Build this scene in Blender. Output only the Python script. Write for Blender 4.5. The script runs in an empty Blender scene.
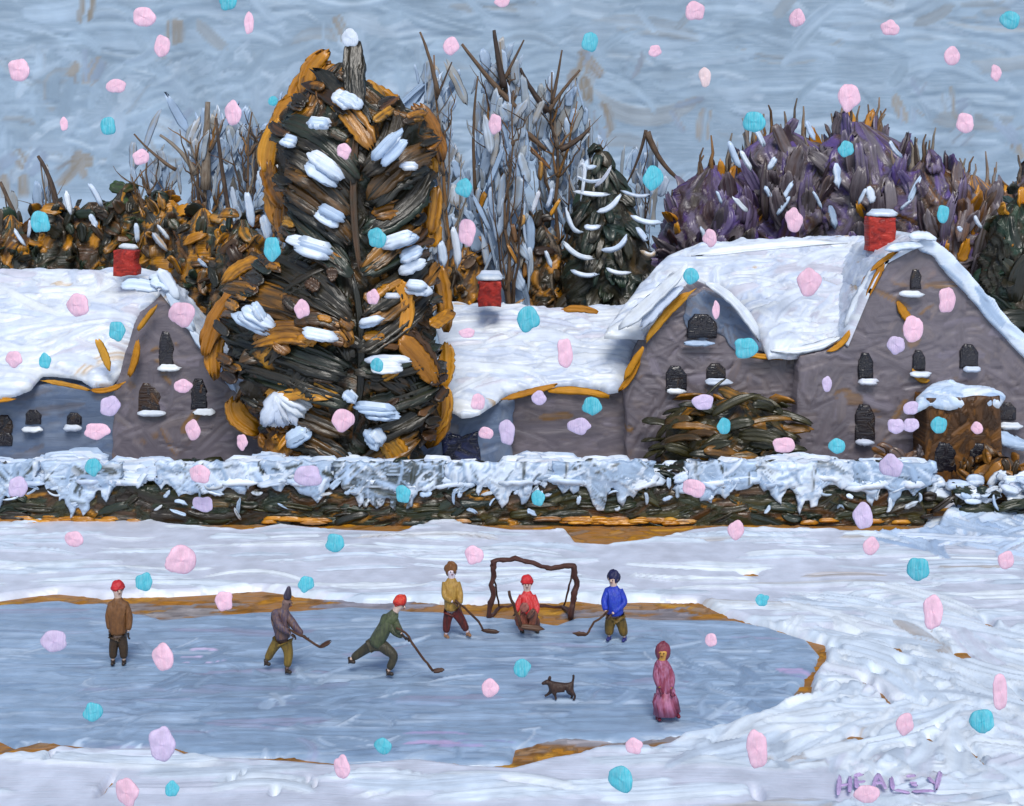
import bpy, math, random
import numpy as np
from mathutils import Vector
R = math.radians
rng = np.random.default_rng(7)
random.seed(7)

# ------------------------------------------------------------------ camera, sky light, sun, exposure
F, CZ, HY, CX = 1400.0, 10.3, 166.0, 512.0        # focal length in px, eye height, horizon row, centre column
scene = bpy.context.scene
cam_d = bpy.data.cameras.new('camera')
cam = bpy.data.objects.new('camera', cam_d)
scene.collection.objects.link(cam)
cam.location = (0, 0, CZ)
cam.rotation_euler = (R(90), 0, 0)
cam_d.sensor_width = 36
cam_d.lens = F / 1024 * 36
cam_d.shift_y = -(403 - HY) / 1024
cam_d.clip_end = 2000
scene.camera = cam

SUN_EL, SUN_AZ = 50, -6                            # azimuth: degrees to the left of straight behind the camera
world = bpy.data.worlds.new('World')
scene.world = world
world.use_nodes = True
wn = world.node_tree
sky = wn.nodes.new('ShaderNodeTexSky')
sky.sky_type = 'NISHITA'
sky.sun_disc = False
sky.sun_elevation = R(SUN_EL)
sky.sun_rotation = R(180 + SUN_AZ)
wn.links.new(sky.outputs[0], wn.nodes['Background'].inputs[0])
wn.nodes['Background'].inputs[1].default_value = 0.10
sun_d = bpy.data.lights.new('sun', 'SUN')
sun_d.energy = 1.8
sun_d.angle = R(24)
sun_d.color = (1.0, 0.975, 0.925)
sun = bpy.data.objects.new('sun', sun_d)
scene.collection.objects.link(sun)
dirv = Vector((math.sin(R(SUN_AZ)) * math.cos(R(SUN_EL)), math.cos(R(SUN_AZ)) * math.cos(R(SUN_EL)), -math.sin(R(SUN_EL))))
sun.rotation_euler = dirv.to_track_quat('-Z', 'Y').to_euler()
scene.view_settings.view_transform = 'Standard'
scene.view_settings.look = 'None'
scene.view_settings.exposure = 0.42
scene.view_settings.gamma = 1

# ------------------------------------------------------------------ helpers
def lin(c):
    c = np.array(c, float) / 255
    return np.where(c <= .04045, c / 12.92, ((c + .055) / 1.055) ** 2.4)
PK = 1.0
def P(*cs):
    """palette: (rA,gA,bA, weight)"""
    return [(lin(c[:3]) * PK, c[3] if len(c) > 3 else 1.0) for c in cs]
def pick(pal, r=None):
    r = r or rng
    w = np.array([p[1] for p in pal]); w = w / w.sum()
    return pal[r.choice(len(pal), p=w)][0]

def at(x, y, Y):
    return np.array([(x - CX) * Y / F, Y, CZ - (y - HY) * Y / F])
def ground(x, y, z=0.0):
    Y = F * (CZ - z) / (y - HY)
    return np.array([(x - CX) * Y / F, Y, z])
def ray_plane(x, y, O, N):
    d = np.array([(x - CX) / F, 1.0, -(y - HY) / F]); c = np.array([0, 0, CZ])
    t = np.dot(np.array(O) - c, N) / np.dot(d, N)
    return c + d * t

def paint(name, rough=0.42, bump=0.4, streak=0.55, spec=0.45, grain=3.0):
    m = bpy.data.materials.new(name); m.use_nodes = True
    nt = m.node_tree; N = nt.nodes; L = nt.links
    b = N['Principled BSDF']
    b.inputs['Roughness'].default_value = rough
    b.inputs['Specular IOR Level'].default_value = spec
    def attr(a):
        n = N.new('ShaderNodeAttribute'); n.attribute_name = a; return n
    A, B, S = attr('cA'), attr('cB'), attr('suv')
    n1 = N.new('ShaderNodeTexNoise'); n1.inputs['Scale'].default_value = 1.0; n1.inputs['Detail'].default_value = 3
    L.new(S.outputs['Vector'], n1.inputs['Vector'])
    mr = N.new('ShaderNodeMapRange'); mr.inputs['From Min'].default_value = 0.40; mr.inputs['From Max'].default_value = 0.66
    mr.inputs['To Max'].default_value = streak
    L.new(n1.outputs['Fac'], mr.inputs['Value'])
    mx = N.new('ShaderNodeMix'); mx.data_type = 'RGBA'
    L.new(mr.outputs[0], mx.inputs['Factor']); L.new(A.outputs['Color'], mx.inputs['A']); L.new(B.outputs['Color'], mx.inputs['B'])
    # small pigment mottling
    tc = N.new('ShaderNodeTexCoord')
    n2 = N.new('ShaderNodeTexNoise'); n2.inputs['Scale'].default_value = grain; n2.inputs['Detail'].default_value = 5
    L.new(tc.outputs['Object'], n2.inputs['Vector'])
    hs = N.new('ShaderNodeHueSaturation')
    m2 = N.new('ShaderNodeMapRange'); m2.inputs['From Min'].default_value = .3; m2.inputs['From Max'].default_value = .7
    m2.inputs['To Min'].default_value = .86; m2.inputs['To Max'].default_value = 1.13
    L.new(n2.outputs['Fac'], m2.inputs['Value']); L.new(m2.outputs[0], hs.inputs['Value']); L.new(mx.outputs['Result'], hs.inputs['Color'])
    L.new(hs.outputs[0], b.inputs['Base Color'])
    ad = N.new('ShaderNodeMath'); ad.operation = 'MULTIPLY_ADD'; ad.inputs[1].default_value = 0.35
    L.new(n2.outputs['Fac'], ad.inputs[0]); L.new(n1.outputs['Fac'], ad.inputs[2])
    bp = N.new('ShaderNodeBump'); bp.inputs['Strength'].default_value = bump; bp.inputs['Distance'].default_value = 0.06
    L.new(ad.outputs[0], bp.inputs['Height']); L.new(bp.outputs[0], b.inputs['Normal'])
    return m

M = dict(
    sky=paint('sky_paint', .5, .15, .35, .35, .5),
    snow=paint('snow_paint', .36, .2, .35, .5, 2.0),
    ice=paint('ice_paint', .30, .2, .4, .55, 2.0),
    earth=paint('dry_grass_paint', .55, .6, .7, .3, 4.0),
    wall=paint('wall_paint', .36, .25, .35, .5, 2.0),
    foliage=paint('foliage_paint', .32, .55, .6, .55, 3.0),
    bark=paint('bark_paint', .5, .6, .8, .4, 4.0),
    cloth=paint('cloth_paint', .45, .5, .95, .4, 12.0),
    flake=paint('flake_paint', .5, .35, .4, .3, 14.0),
    red=paint('red_brick_paint', .45, .5, .6, .4, 6.0),
    glass=paint('dark_window_paint', .18, .5, .5, .6, 6.0),
    skin=paint('skin_paint', .5, .2, .5, .4, 12.0),
)

C = scene.collection.objects
def mkobj(name, V, Fc, mat, parent=None, cA=None, cB=None, suv=None, smooth=True):
    me = bpy.data.meshes.new(name)
    V = np.asarray(V, float)
    if parent is not None:
        V = V - np.array(parent.location)
    me.from_pydata(V.tolist(), [], [tuple(int(i) for i in f) for f in Fc])
    me.update()
    n = len(V)
    for nm, arr in (('cA', cA), ('cB', cB)):
        a = me.attributes.new(nm, 'FLOAT_COLOR', 'POINT')
        arr = np.broadcast_to(np.asarray(arr, float), (n, 3))
        a.data.foreach_set('color', np.concatenate([np.clip(arr, 0, 1), np.ones((n, 1))], 1).ravel().astype(np.float32))
    if suv is None:
        suv = V[:, [0, 1, 2]] * 8
    a = me.attributes.new('suv', 'FLOAT_VECTOR', 'POINT')
    a.data.foreach_set('vector', np.asarray(suv, np.float32).ravel())
    if smooth:
        me.polygons.foreach_set('use_smooth', np.ones(len(me.polygons), bool))
    me.materials.append(mat)
    o = bpy.data.objects.new(name, me); C.link(o)
    if parent is not None: o.parent = parent
    return o
def tag(o, label=None, cat=None, group=None, kind=None):
    if label: o['label'] = label
    if cat: o['category'] = cat
    if group: o['group'] = group
    if kind: o['kind'] = kind
    return o
def thing(name, label, cat, loc=(0, 0, 0), group=None):
    o = bpy.data.objects.new(name, None); C.link(o); o.location = tuple(float(v) for v in loc)
    o.empty_display_size = .3
    return tag(o, label, cat, group)

# --- impasto: brush strokes laid one over another on a regular grid
def strokes(xs, ys, n, L, W, ang, spread, pal, amp, b=.07, bend=.06, dry=.45, region=None, H=None, CA=None, CB=None, S=None, r=rng):
    nx, ny = len(xs), len(ys)
    if H is None:
        H = np.zeros((ny, nx)); base = pick(pal, r)
        CA = np.tile(base, (ny, nx, 1)); CB = np.tile(pick(pal, r), (ny, nx, 1)); S = np.zeros((ny, nx, 3))
        gx, gy = np.meshgrid(xs, ys); S[..., 0] = gx / b * .1; S[..., 1] = gy / b
    x0, x1, y0, y1 = region if region else (xs[0], xs[-1], ys[0], ys[-1])
    for k in range(n):
        cx, cy = r.uniform(x0, x1), r.uniform(y0, y1)
        l = L * r.uniform(.5, 1.5); w = W * r.uniform(.55, 1.4)
        a = ang + r.normal() * spread
        kb = r.normal() * bend / max(l, .1)
        ca, sa = math.cos(a), math.sin(a)
        hw = abs(ca) * l / 2 + abs(sa) * w + w * .6 + abs(kb) * l * l / 4; hh = abs(sa) * l / 2 + abs(ca) * w + w * .2 + abs(kb) * l * l / 4
        i0, i1 = np.searchsorted(xs, [cx - hw, cx + hw]); j0, j1 = np.searchsorted(ys, [cy - hh, cy + hh])
        if i1 - i0 < 2 or j1 - j0 < 2: continue
        X, Y = np.meshgrid(xs[i0:i1] - cx, ys[j0:j1] - cy)
        u = X * ca + Y * sa; v = -X * sa + Y * ca + kb * u * u
        t = v / (w / 2)
        nr = max(5, int(w / b * .9)); prof = r.normal(size=nr); tl = np.linspace(-1, 1, nr)
        pr = np.interp(t, tl, prof); rag = np.interp(t, tl, np.abs(r.normal(size=nr)) * .10)
        m = np.clip(1 - (2 * np.abs(u) / l + rag) ** 4, 0, 1)
        ww = w / 2 * np.sqrt(m) + 1e-6
        ins = (np.abs(v) < ww)
        lip = np.exp(-((np.abs(t) - .93) / .12) ** 2)
        al = np.clip((1 - np.abs(v) / ww) / .18, 0, 1) * np.clip(m * 3, 0, 1) * ins
        lvl = r.uniform(-.3, .6)
        sl = slice(j0, j1), slice(i0, i1)
        H[sl] = H[sl] * (1 - al) + amp * (lvl * .8 + .55 * pr + .75 * lip) * al
        cl = al * np.clip((pr + dry * 3) * 1.5, 0, 1)
        c1 = pick(pal, r) * r.uniform(.93, 1.06); c2 = pick(pal, r)
        mc = np.clip(np.interp(t, tl, r.normal(size=nr)) * .45 + .12, 0, .9)[..., None]
        CA[sl] = CA[sl] * (1 - cl[..., None]) + (c1 * (1 - mc) + c2 * mc) * cl[..., None]
        CB[sl] = CB[sl] * (1 - cl[..., None]) + (c1 * .5 + c2 * .5) * cl[..., None]
        ss = np.stack([u / b * .10 + r.uniform(0, 50), v / b + r.uniform(0, 50), np.full_like(u, r.uniform(0, 50))], -1)
        S[sl] = np.where((al > .5)[..., None], ss, S[sl])
    return H, CA, CB, S

def sdist(P2, poly):
    """signed distance (inside > 0) and nearest boundary point"""
    poly = np.asarray(poly, float); n = len(poly)
    best = np.full(len(P2), 1e18); near = np.zeros_like(P2); ins = np.zeros(len(P2), bool)
    for i in range(n):
        a, b = poly[i], poly[(i + 1) % n]
        ab = b - a; L2 = ab @ ab + 1e-12
        t = np.clip(((P2 - a) @ ab) / L2, 0, 1)
        q = a + t[:, None] * ab
        d = ((P2 - q) ** 2).sum(1); m = d < best
        best[m] = d[m]; near[m] = q[m]
        c = (a[1] > P2[:, 1]) != (b[1] > P2[:, 1])
        xi = (b[0] - a[0]) * (P2[:, 1] - a[1]) / (b[1] - a[1] + 1e-18) + a[0]
        ins ^= c & (P2[:, 0] < xi)
    d = np.sqrt(best)
    return np.where(ins, d, -d), near

def rough(poly, step, amp, r=rng):
    """wobbly hand-drawn outline"""
    out = []; n = len(poly)
    for i in range(n):
        a, b = np.array(poly[i], float), np.array(poly[(i + 1) % n], float)
        L = np.linalg.norm(b - a); k = max(1, int(L / step)); nn = np.array([-(b - a)[1], (b - a)[0]]) / (L + 1e-9)
        for j in range(k):
            p = a + (b - a) * j / k
            out.append(p + nn * (r.normal() * amp if j else r.normal() * amp * .4))
    return np.array(out)

def relief(name, px, O, U, V, N, mat, pal, parent=None, res=.06, T=.05, rr=.08, back=.1, amp=.02, n=120, L=1.2, W=.3, ang=0., spread=.4,
           b=.07, wob=1.5, step=9, is_px=True, dry=.45, bend=.06):
    O, U, V, N = [np.array(q, float) for q in (O, U, V, N)]
    if wob: px = rough(px, step, wob)
    if is_px:
        uv = np.array([[np.dot(ray_plane(x, y, O, N) - O, U), np.dot(ray_plane(x, y, O, N) - O, V)] for x, y in px])
    else: uv = np.array(px, float)
    lo, hi = uv.min(0) - res, uv.max(0) + res
    xs = np.arange(lo[0], hi[0] + res, res); ys = np.arange(lo[1], hi[1] + res, res)
    area = (hi[0] - lo[0]) * (hi[1] - lo[1])
    H, CA, CB, S = strokes(xs, ys, n, L, W, ang, spread, pal, amp, b, dry=dry, bend=bend)
    gx, gy = np.meshgrid(xs, ys); P2 = np.stack([gx.ravel(), gy.ravel()], 1)
    d, near = sdist(P2, uv)
    keep = d > -res * .95
    P2 = np.where((d < 0)[:, None], near, P2); dd = np.clip(d, 0, None)
    h = T * (1 - np.exp(-dd / rr)) + H.ravel() * np.clip(dd / (res * 1.5), 0, 1)
    nx, ny = len(xs), len(ys)
    idx = np.arange(nx * ny).reshape(ny, nx)
    q = np.stack([idx[:-1, :-1], idx[:-1, 1:], idx[1:, 1:], idx[1:, :-1]], -1).reshape(-1, 4)
    ok = keep[q].all(1) & (d[q] > 0).any(1)
    q = q[ok]
    used, inv = np.unique(q, return_inverse=True); q = inv.reshape(-1, 4)
    W3 = O + P2[used, :1] * U + P2[used, 1:] * V + h[used, None] * N
    e = np.concatenate([q[:, [0, 1]], q[:, [1, 2]], q[:, [2, 3]], q[:, [3, 0]]])
    es = np.sort(e, 1); key = es[:, 0] * 10000000 + es[:, 1]
    _, fi, cnt = np.unique(key, return_index=True, return_counts=True)
    be = e[fi[cnt == 1]]
    bv, binv = np.unique(be, return_inverse=True); binv = binv.reshape(-1, 2)
    n0 = len(W3)
    back3 = O + P2[used][bv, :1] * U + P2[used][bv, 1:] * V - back * N
    sides = np.stack([be[:, 1], be[:, 0], n0 + binv[:, 0], n0 + binv[:, 1]], 1)
    faces = np.concatenate([q, sides])
    if np.dot(np.cross(U, V), N) < 0: faces = faces[:, ::-1]
    VV = np.concatenate([W3, back3])
    f = lambda A: np.concatenate([A.reshape(-1, 3)[used], A.reshape(-1, 3)[used][bv]])
    return mkobj(name, VV, faces, mat, parent, f(CA), f(CB), f(S))
def wallpoly(name, px, Yf, mat, pal, parent=None, **k):
    return relief(name, px, (0, Yf, 0), (1, 0, 0), (0, 0, 1), (0, -1, 0), mat, pal, parent, **k)
def slope(name, px, eave, ridge, mat, pal, parent=None, **k):
    """eave, ridge = (Y, row in the picture) of the two level edges of the slope"""
    p = at(CX, eave[1], eave[0]); q = at(CX, ridge[1], ridge[0]); v = q - p; v /= np.linalg.norm(v)
    return relief(name, px, p, (1, 0, 0), v, (0, -v[2], v[1]), mat, pal, parent, **k)

# --- thick dabs of paint as solid lozenges
class Dabs:
    def __init__(s): s.V = []; s.F = []; s.A = []; s.B = []; s.S = []; s.n = 0
    def dab(s, pts, w, t, nrm, a, c, seg=7, na=6, b=.07, p=3.0):
        pts = np.array(pts, float); nrm = np.array(nrm, float)
        na = int(np.clip(w / .055, 5, 18)); u = np.linspace(0, 1, seg + 1)
        v = np.linspace(-1, 1, na + 1)
        top = t * (.08 + .92 * (1 - np.abs(v) ** 5)) * (.6 + .42 * rng.normal(size=na + 1)); top[[1, -2]] += t * .4; bot = -.45 * t * np.sqrt(1 - v[1:-1] ** 2)
        vv = np.concatenate([v, v[1:-1][::-1]]); hh = np.concatenate([top, bot[::-1]]); k = len(vv)
        # every bristle starts and stops a little differently
        a0 = np.abs(rng.normal(size=na + 1)) * .05 + .10 * np.abs(v) ** 3; a1 = 1 - np.abs(rng.normal(size=na + 1)) * .09 - .13 * np.abs(v) ** 3
        a0 = np.concatenate([a0, a0[1:-1][::-1]]); a1 = np.concatenate([a1, a1[1:-1][::-1]])
        U = a0[None] + (a1 - a0)[None] * u[:, None]; U_ = U[..., None]
        if len(pts) == 2: Cc_ = pts[0] + U_ * (pts[1] - pts[0]); T_ = np.broadcast_to(pts[1] - pts[0], Cc_.shape)
        else:
            Cc_ = (1 - U_) ** 2 * pts[0] + 2 * U_ * (1 - U_) * pts[1] + U_ ** 2 * pts[2]
            T_ = 2 * (1 - U_) * (pts[1] - pts[0]) + 2 * U_ * (pts[2] - pts[1])
        L = np.linalg.norm(pts[-1] - pts[0])
        T_ = T_ / (np.linalg.norm(T_, axis=-1, keepdims=True) + 1e-9)
        sd = np.cross(T_, nrm); sd /= (np.linalg.norm(sd, axis=-1, keepdims=True) + 1e-9); nn = np.cross(sd, T_)
        ww = w / 2 * (.72 + .28 * np.sqrt(np.clip(1 - np.abs(2 * u - 1) ** 4, 0, 1))) * (1 + .07 * rng.normal(size=seg + 1))
        es = np.clip(np.minimum(u, 1 - u) * seg * .8 + .25, 0, 1)
        V = Cc_ + sd * (ww[:, None] * vv[None])[..., None] + nn * (es[:, None] * hh[None])[..., None]
        s.V.append(V.reshape(-1, 3))
        i = np.arange(seg)[:, None] * k + np.arange(k)[None]; j = np.arange(seg)[:, None] * k + (np.arange(k)[None] + 1) % k
        f = np.stack([i, j, j + k, i + k], -1).reshape(-1, 4) + s.n
        s.F.extend(f.tolist()); s.F.append(list(range(s.n, s.n + k))[::-1]); s.F.append([s.n + seg * k + q for q in range(k)])
        m = V.shape[0] * k
        mc = np.clip(.25 + .45 * rng.normal(size=na + 1), 0, 1); mc = np.concatenate([mc, mc[1:-1][::-1]])
        mc = np.clip(np.tile(mc, (seg + 1, 1)) + .2 * rng.normal(size=(seg + 1, 1)), 0, 1).reshape(-1, 1)
        a = np.array(a); c = np.array(c)
        s.A.append(a * (1 - mc) + c * mc); s.B.append(np.tile(a * .4 + c * .6, (m, 1)))
        off = rng.uniform(0, 60, 3)
        S = np.stack([(u[:, None] * L / b * .12 + off[0] + 0 * vv[None]).ravel(), np.tile(vv * w / 2 / b, seg + 1) + off[1], np.full(m, off[2])], -1)
        s.S.append(S); s.n += m
    def tube(s, pts, rad, a, c, k=7, b=.05):
        pts = np.array(pts, float); n = len(pts); rad = np.broadcast_to(rad, (n,))
        tan = np.gradient(pts, axis=0); tan /= np.linalg.norm(tan, axis=1, keepdims=True) + 1e-9
        ref = np.array([0, 1, 0.13]); sd = np.cross(tan, ref); sd /= np.linalg.norm(sd, axis=1, keepdims=True) + 1e-9
        nn = np.cross(sd, tan); th = np.linspace(0, 2 * math.pi, k, endpoint=False)
        V = pts[:, None] + rad[:, None, None] * (np.cos(th)[None, :, None] * sd[:, None] + np.sin(th)[None, :, None] * nn[:, None])
        V += rng.normal(size=V.shape) * rad[:, None, None] * .07
        s.V.append(V.reshape(-1, 3))
        i = np.arange(n - 1)[:, None] * k + np.arange(k)[None]; j = np.arange(n - 1)[:, None] * k + (np.arange(k)[None] + 1) % k
        s.F.extend((np.stack([i, j, j + k, i + k], -1).reshape(-1, 4) + s.n).tolist())
        s.F.append(list(range(s.n, s.n + k))[::-1]); s.F.append([s.n + (n - 1) * k + q for q in range(k)])
        m = n * k; s.A.append(np.tile(a, (m, 1))); s.B.append(np.tile(c, (m, 1)))
        ln = np.concatenate([[0], np.cumsum(np.linalg.norm(np.diff(pts, axis=0), axis=1))]); off = rng.uniform(0, 60)
        s.S.append(np.stack([np.repeat(ln / b * .15, k) + off, np.tile(np.cos(th) * 3, n), np.tile(np.sin(th) * 3, n) + off], -1)); s.n += m
    def build(s, name, mat, parent=None):
        return mkobj(name, np.concatenate(s.V), s.F, mat, parent, np.concatenate(s.A), np.concatenate(s.B), np.concatenate(s.S))

def wig(p, q, n=6, amp=.05):
    p, q = np.array(p, float), np.array(q, float); t = np.linspace(0, 1, n)[:, None]
    w = np.sin(t * math.pi) * rng.normal(size=(1, 3)) * amp * 2 + rng.normal(size=(n, 3)) * amp * .5 * (t > 0) * (t < 1)
    return p + (q - p) * t + w

# palettes (pigments)
SNOW = P((216, 227, 238, 5), (205, 218, 232, 3), (228, 235, 241, 4), (208, 211, 224, .6), (190, 202, 216, 1.0), (184, 176, 170, .22))
SNOWP = P((212, 220, 232, 5), (197, 208, 227, 3), (222, 227, 232, 3), (202, 202, 214, .9), (190, 160, 120, .18))
SNOWB = P((188, 207, 230, 4), (216, 226, 239, 4), (160, 182, 210, 2))
FROST = P((150, 172, 198, 5), (164, 184, 208, 3), (196, 210, 228, 1.3), (150, 156, 160, 3.0), (156, 148, 136, 1.6))
ICE = P((142, 165, 190, 5), (156, 178, 203, 3), (126, 149, 176, 2.4), (178, 196, 216, 1.1), (150, 155, 182, .5))
SKY = P((149, 169, 187, 5), (158, 177, 195, 3), (139, 159, 177, 3), (168, 185, 201, 1.4), (146, 156, 165, .7))
OCHRE = P((190, 130, 28, 5), (168, 110, 25, 3), (205, 150, 50, 1), (150, 128, 110, 2.6), (120, 80, 30, 1))
TAUPE = P((112, 104, 110, 6), (102, 95, 102, 3), (120, 110, 112, 2), (124, 116, 126, 1), (130, 98, 62, .5))
BLUEG = P((98, 114, 140, 4), (114, 126, 146, 2), (106, 108, 120, 1))
DARKG = P((38, 40, 30, 5), (50, 44, 30, 4), (62, 50, 32, 2), (40, 56, 42, 2))
BROWN = P((88, 58, 30, 3), (62, 42, 26, 3), (120, 78, 30, 2))
GOLD = P((196, 132, 28, 3), (164, 106, 26, 2), (214, 152, 46, 1))
VIOLET = P((116, 107, 112, 6), (94, 74, 134, 2.2), (74, 60, 66, 3), (112, 98, 132, 1.5), (92, 66, 50, 1), (70, 60, 48, 1))
TWIG = P((104, 82, 62, 4), (62, 48, 40, 2.4), (136, 124, 110, 3), (148, 104, 52, 1.2))
RED = P((168, 40, 30, 3), (130, 30, 26, 2), (196, 60, 44, 1))
BLACK = P((26, 24, 32, 3), (38, 34, 40, 2), (56, 42, 32, .7))

# ------------------------------------------------------------------ the setting: sky, ground, earth, snow, ice
# sky: a curved backdrop 80 m out, brushed in grey-blue
def build_sky():
    Rr = 80.0
    xs = np.concatenate([np.arange(-75, -34, .7), np.arange(-34, 34, .15), np.arange(34, 75, .7)])
    ys = np.concatenate([np.arange(-2, 9, .4), np.arange(9, 21, .13), np.arange(21, 38, .6)])
    H, A, B, S = strokes(xs, ys, 2400, 5.5, .9, 0, .13, SKY, .055, b=.15, bend=.5)
    strokes(xs, ys, 110, 2.6, .7, .3, .6, SKY, .05, b=.16, bend=.5, region=(-33, 33, 9, 21), H=H, CA=A, CB=B, S=S)
    strokes(xs, ys, 190, 2.2, .6, .6, .8, SKY, .06, b=.16, bend=.5, region=(-31, -5, 10, 17), H=H, CA=A, CB=B, S=S)
    # thin places where the brown ground of the panel shows
    BR = P((148, 146, 142, 2), (136, 128, 116, 1), (140, 156, 176, 3))
    for (x, y, n) in ((95, 80, 5), (190, 35, 1), (30, 175, 9), (80, 165, 7), (190, 130, 5), (905, 100, 6), (945, 120, 5), (575, 75, 6), (620, 62, 1), (690, 120, 3), (590, 130, 6), (995, 135, 4), (97, 15, 1), (340, 20, 1)):
        w = at(x, y, Rr)
        strokes(xs, ys, n, 1.5, .9, 1.4, .6, BR, .03, b=.12, region=(w[0] - .9, w[0] + .9, w[2] - 1.0, w[2] + 1.0), dry=.08, H=H, CA=A, CB=B, S=S)
    gx, gz = np.meshgrid(xs, ys)
    th = gx / Rr * .9
    V = np.stack([gx - H * np.sin(th), Rr - .0022 * gx ** 2 - H, gz], -1).reshape(-1, 3)
    nx, ny = len(xs), len(ys); idx = np.arange(nx * ny).reshape(ny, nx)
    q = np.stack([idx[:-1, :-1], idx[:-1, 1:], idx[1:, 1:], idx[1:, :-1]], -1).reshape(-1, 4)
    o = mkobj('sky', V, q, M['sky'], None, A.reshape(-1, 3), B.reshape(-1, 3), S.reshape(-1, 3))
    tag(o, kind='structure')
build_sky()

# ground: one sheet to the horizon
gs = mkobj('ground', [(-900, -300, -.35), (900, -300, -.35), (900, 1500, -.35), (-900, 1500, -.35)], [(0, 1, 2, 3)], M['snow'], None, SNOW[0][0], SNOW[1][0])
tag(gs, kind='structure')

HOLE = [(-140, 606), (-60, 604), (0, 600.6), (57, 593), (102, 598), (159, 597), (205, 594), (262, 590), (304, 597), (340, 599), (363, 603), (410, 601), (442, 603), (488, 604), (530, 602),
        (575, 600), (602, 604), (640, 601), (699, 602), (722, 614), (756, 625), (794, 637), (824, 644), (826, 656), (811, 682), (809, 695), (786, 703), (748, 716), (703, 732), (680, 736),
        (666, 745), (602, 749), (547, 760), (511, 770), (469, 769), (416, 762), (340, 767), (288, 764), (205, 759), (167, 752), (130, 751), (95, 752), (60, 749), (38, 756), (0, 758), (-60, 757), (-140, 756)]
ICEP = [(-140, 612), (-60, 607), (0, 605), (60, 601), (105, 604), (125, 612), (165, 620), (215, 616), (262, 612), (300, 611), (350, 607), (385, 610), (440, 612), (485, 617), (530, 621), (555, 625),
        (575, 619), (610, 616), (650, 620), (700, 620), (735, 621), (770, 628), (806, 640), (820, 655), (816, 668), (800, 686), (790, 706), (748, 719), (703, 735), (672, 734), (610, 741), (560, 739),
        (515, 748), (512, 764), (469, 765), (416, 759), (340, 762), (288, 758), (205, 756), (175, 747), (120, 749), (80, 744), (40, 741), (15, 748), (0, 740), (-60, 748), (-140, 748)]
TOPE = [(-140, 516), (0, 518), (23, 523), (76, 521), (110, 513), (171, 526), (243, 532), (281, 526), (330, 532), (397, 534), (442, 520), (470, 527), (511, 532), (568, 532), (579, 545), (606, 547),
        (645, 543), (690, 532), (720, 529), (813, 531), (877, 535), (934, 530), (946, 519), (968, 511), (1024, 515), (1160, 517)]
TOPE = TOPE + [(1160, 500), (-140, 500)]
HOLEw = rough([ground(x, y)[:2] for x, y in HOLE], .5, .045)
ICEw = rough([ground(x, y)[:2] for x, y in ICEP], .5, .05)
TOPEw = [ground(x, y)[:2] for x, y in TOPE]

def heightfield(name, xs, ys, hfun, mat, n, L, W, ang, spread, pal, amp, extra=(), **k):
    H, A, B, S = strokes(xs, ys, n, L, W, ang, spread, pal, amp, **k)
    for e in extra: strokes(xs, ys, H=H, CA=A, CB=B, S=S, **e)
    gx, gy = np.meshgrid(xs, ys); P2 = np.stack([gx.ravel(), gy.ravel()], 1)
    z = hfun(P2, H.ravel())
    V = np.concatenate([P2, z[:, None]], 1)
    nx, ny = len(xs), len(ys); idx = np.arange(nx * ny).reshape(ny, nx)
    q = np.stack([idx[:-1, :-1], idx[:-1, 1:], idx[1:, 1:], idx[1:, :-1]], -1).reshape(-1, 4)
    o = mkobj(name, V, q, mat, None, A.reshape(-1, 3), B.reshape(-1, 3), S.reshape(-1, 3))
    tag(o, kind='structure'); return o

XS = np.concatenate([np.arange(-45, -16.5, .6), np.arange(-16.5, 16.5, .05), np.arange(16.5, 45, .6)])
YS = np.concatenate([np.arange(14, 21.5, .4), np.arange(21.5, 42, .06), np.arange(42, 79.5, .8)])
# bare patches: (px, py, rx, ry) where dead grass pokes through the snow
BARE = [(866, 683, 6, 3), (878, 676, 7, 3), (884, 697, 3, 7), (905, 668, 8, 3), (897, 652, 6, 6), (930, 740, 3, 2), (856, 738, 10, 3), (962, 655, 8, 3), (977, 757, 3, 8), (988, 625, 6, 3),
        (1021, 700, 4, 12), (107, 790, 4, 10), (308, 786, 2, 2), (315, 791, 2, 3), (244, 780, 2, 2), (50, 762, 3, 3), (835, 650, 5, 3), (940, 730, 4, 2), (750, 575, 10, 2), (120, 747, 6, 3), (275, 800, 4, 3),
        (757, 800, 6, 6), (960, 752, 2, 2), (656, 753, 5, 2), (232, 785, 3, 1.5), (912, 748, 6, 1.5)]
def snow_h(P2, H):
    d, _ = sdist(P2, HOLEw)                       # inside hole > 0
    d2, _ = sdist(P2, TOPEw)
    e = np.minimum(-d, -d2)
    e = np.where(P2[:, 1] > 42.2, 2.0, e)
    base = -.16 + .27 * (1 - np.exp(-np.clip(e + .02, 0, None) / .10))
    x, y = P2[:, 0], P2[:, 1]
    und = .05 * np.sin(x * .6 + 1.3) * np.sin(y * .8) + .03 * np.sin(x * 1.7 + y * .9)
    lip = .05 * np.exp(-((e - .16) / .10) ** 2)
    z = base + np.clip(e, 0, 1) * und + lip + H * np.clip(e / .2, 0, 1)
    # the bank swells below the hedge at the right
    z += .30 * np.exp(-(((x - 13.2) / 2.0) ** 2 + ((y - 40.6) / .8) ** 2)) * (e > -.4)
    for (px, py, rx, ry) in BARE:
        g = ground(px, py); gy = ground(px, py - ry)[1] - g[1]; gxr = rx * g[1] / F
        z -= .195 * np.exp(-(((x - g[0]) / gxr) ** 2 + ((y - g[1]) / (gy + .05)) ** 2) ** 2 * .7)
    return np.maximum(z, -.3)
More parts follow.
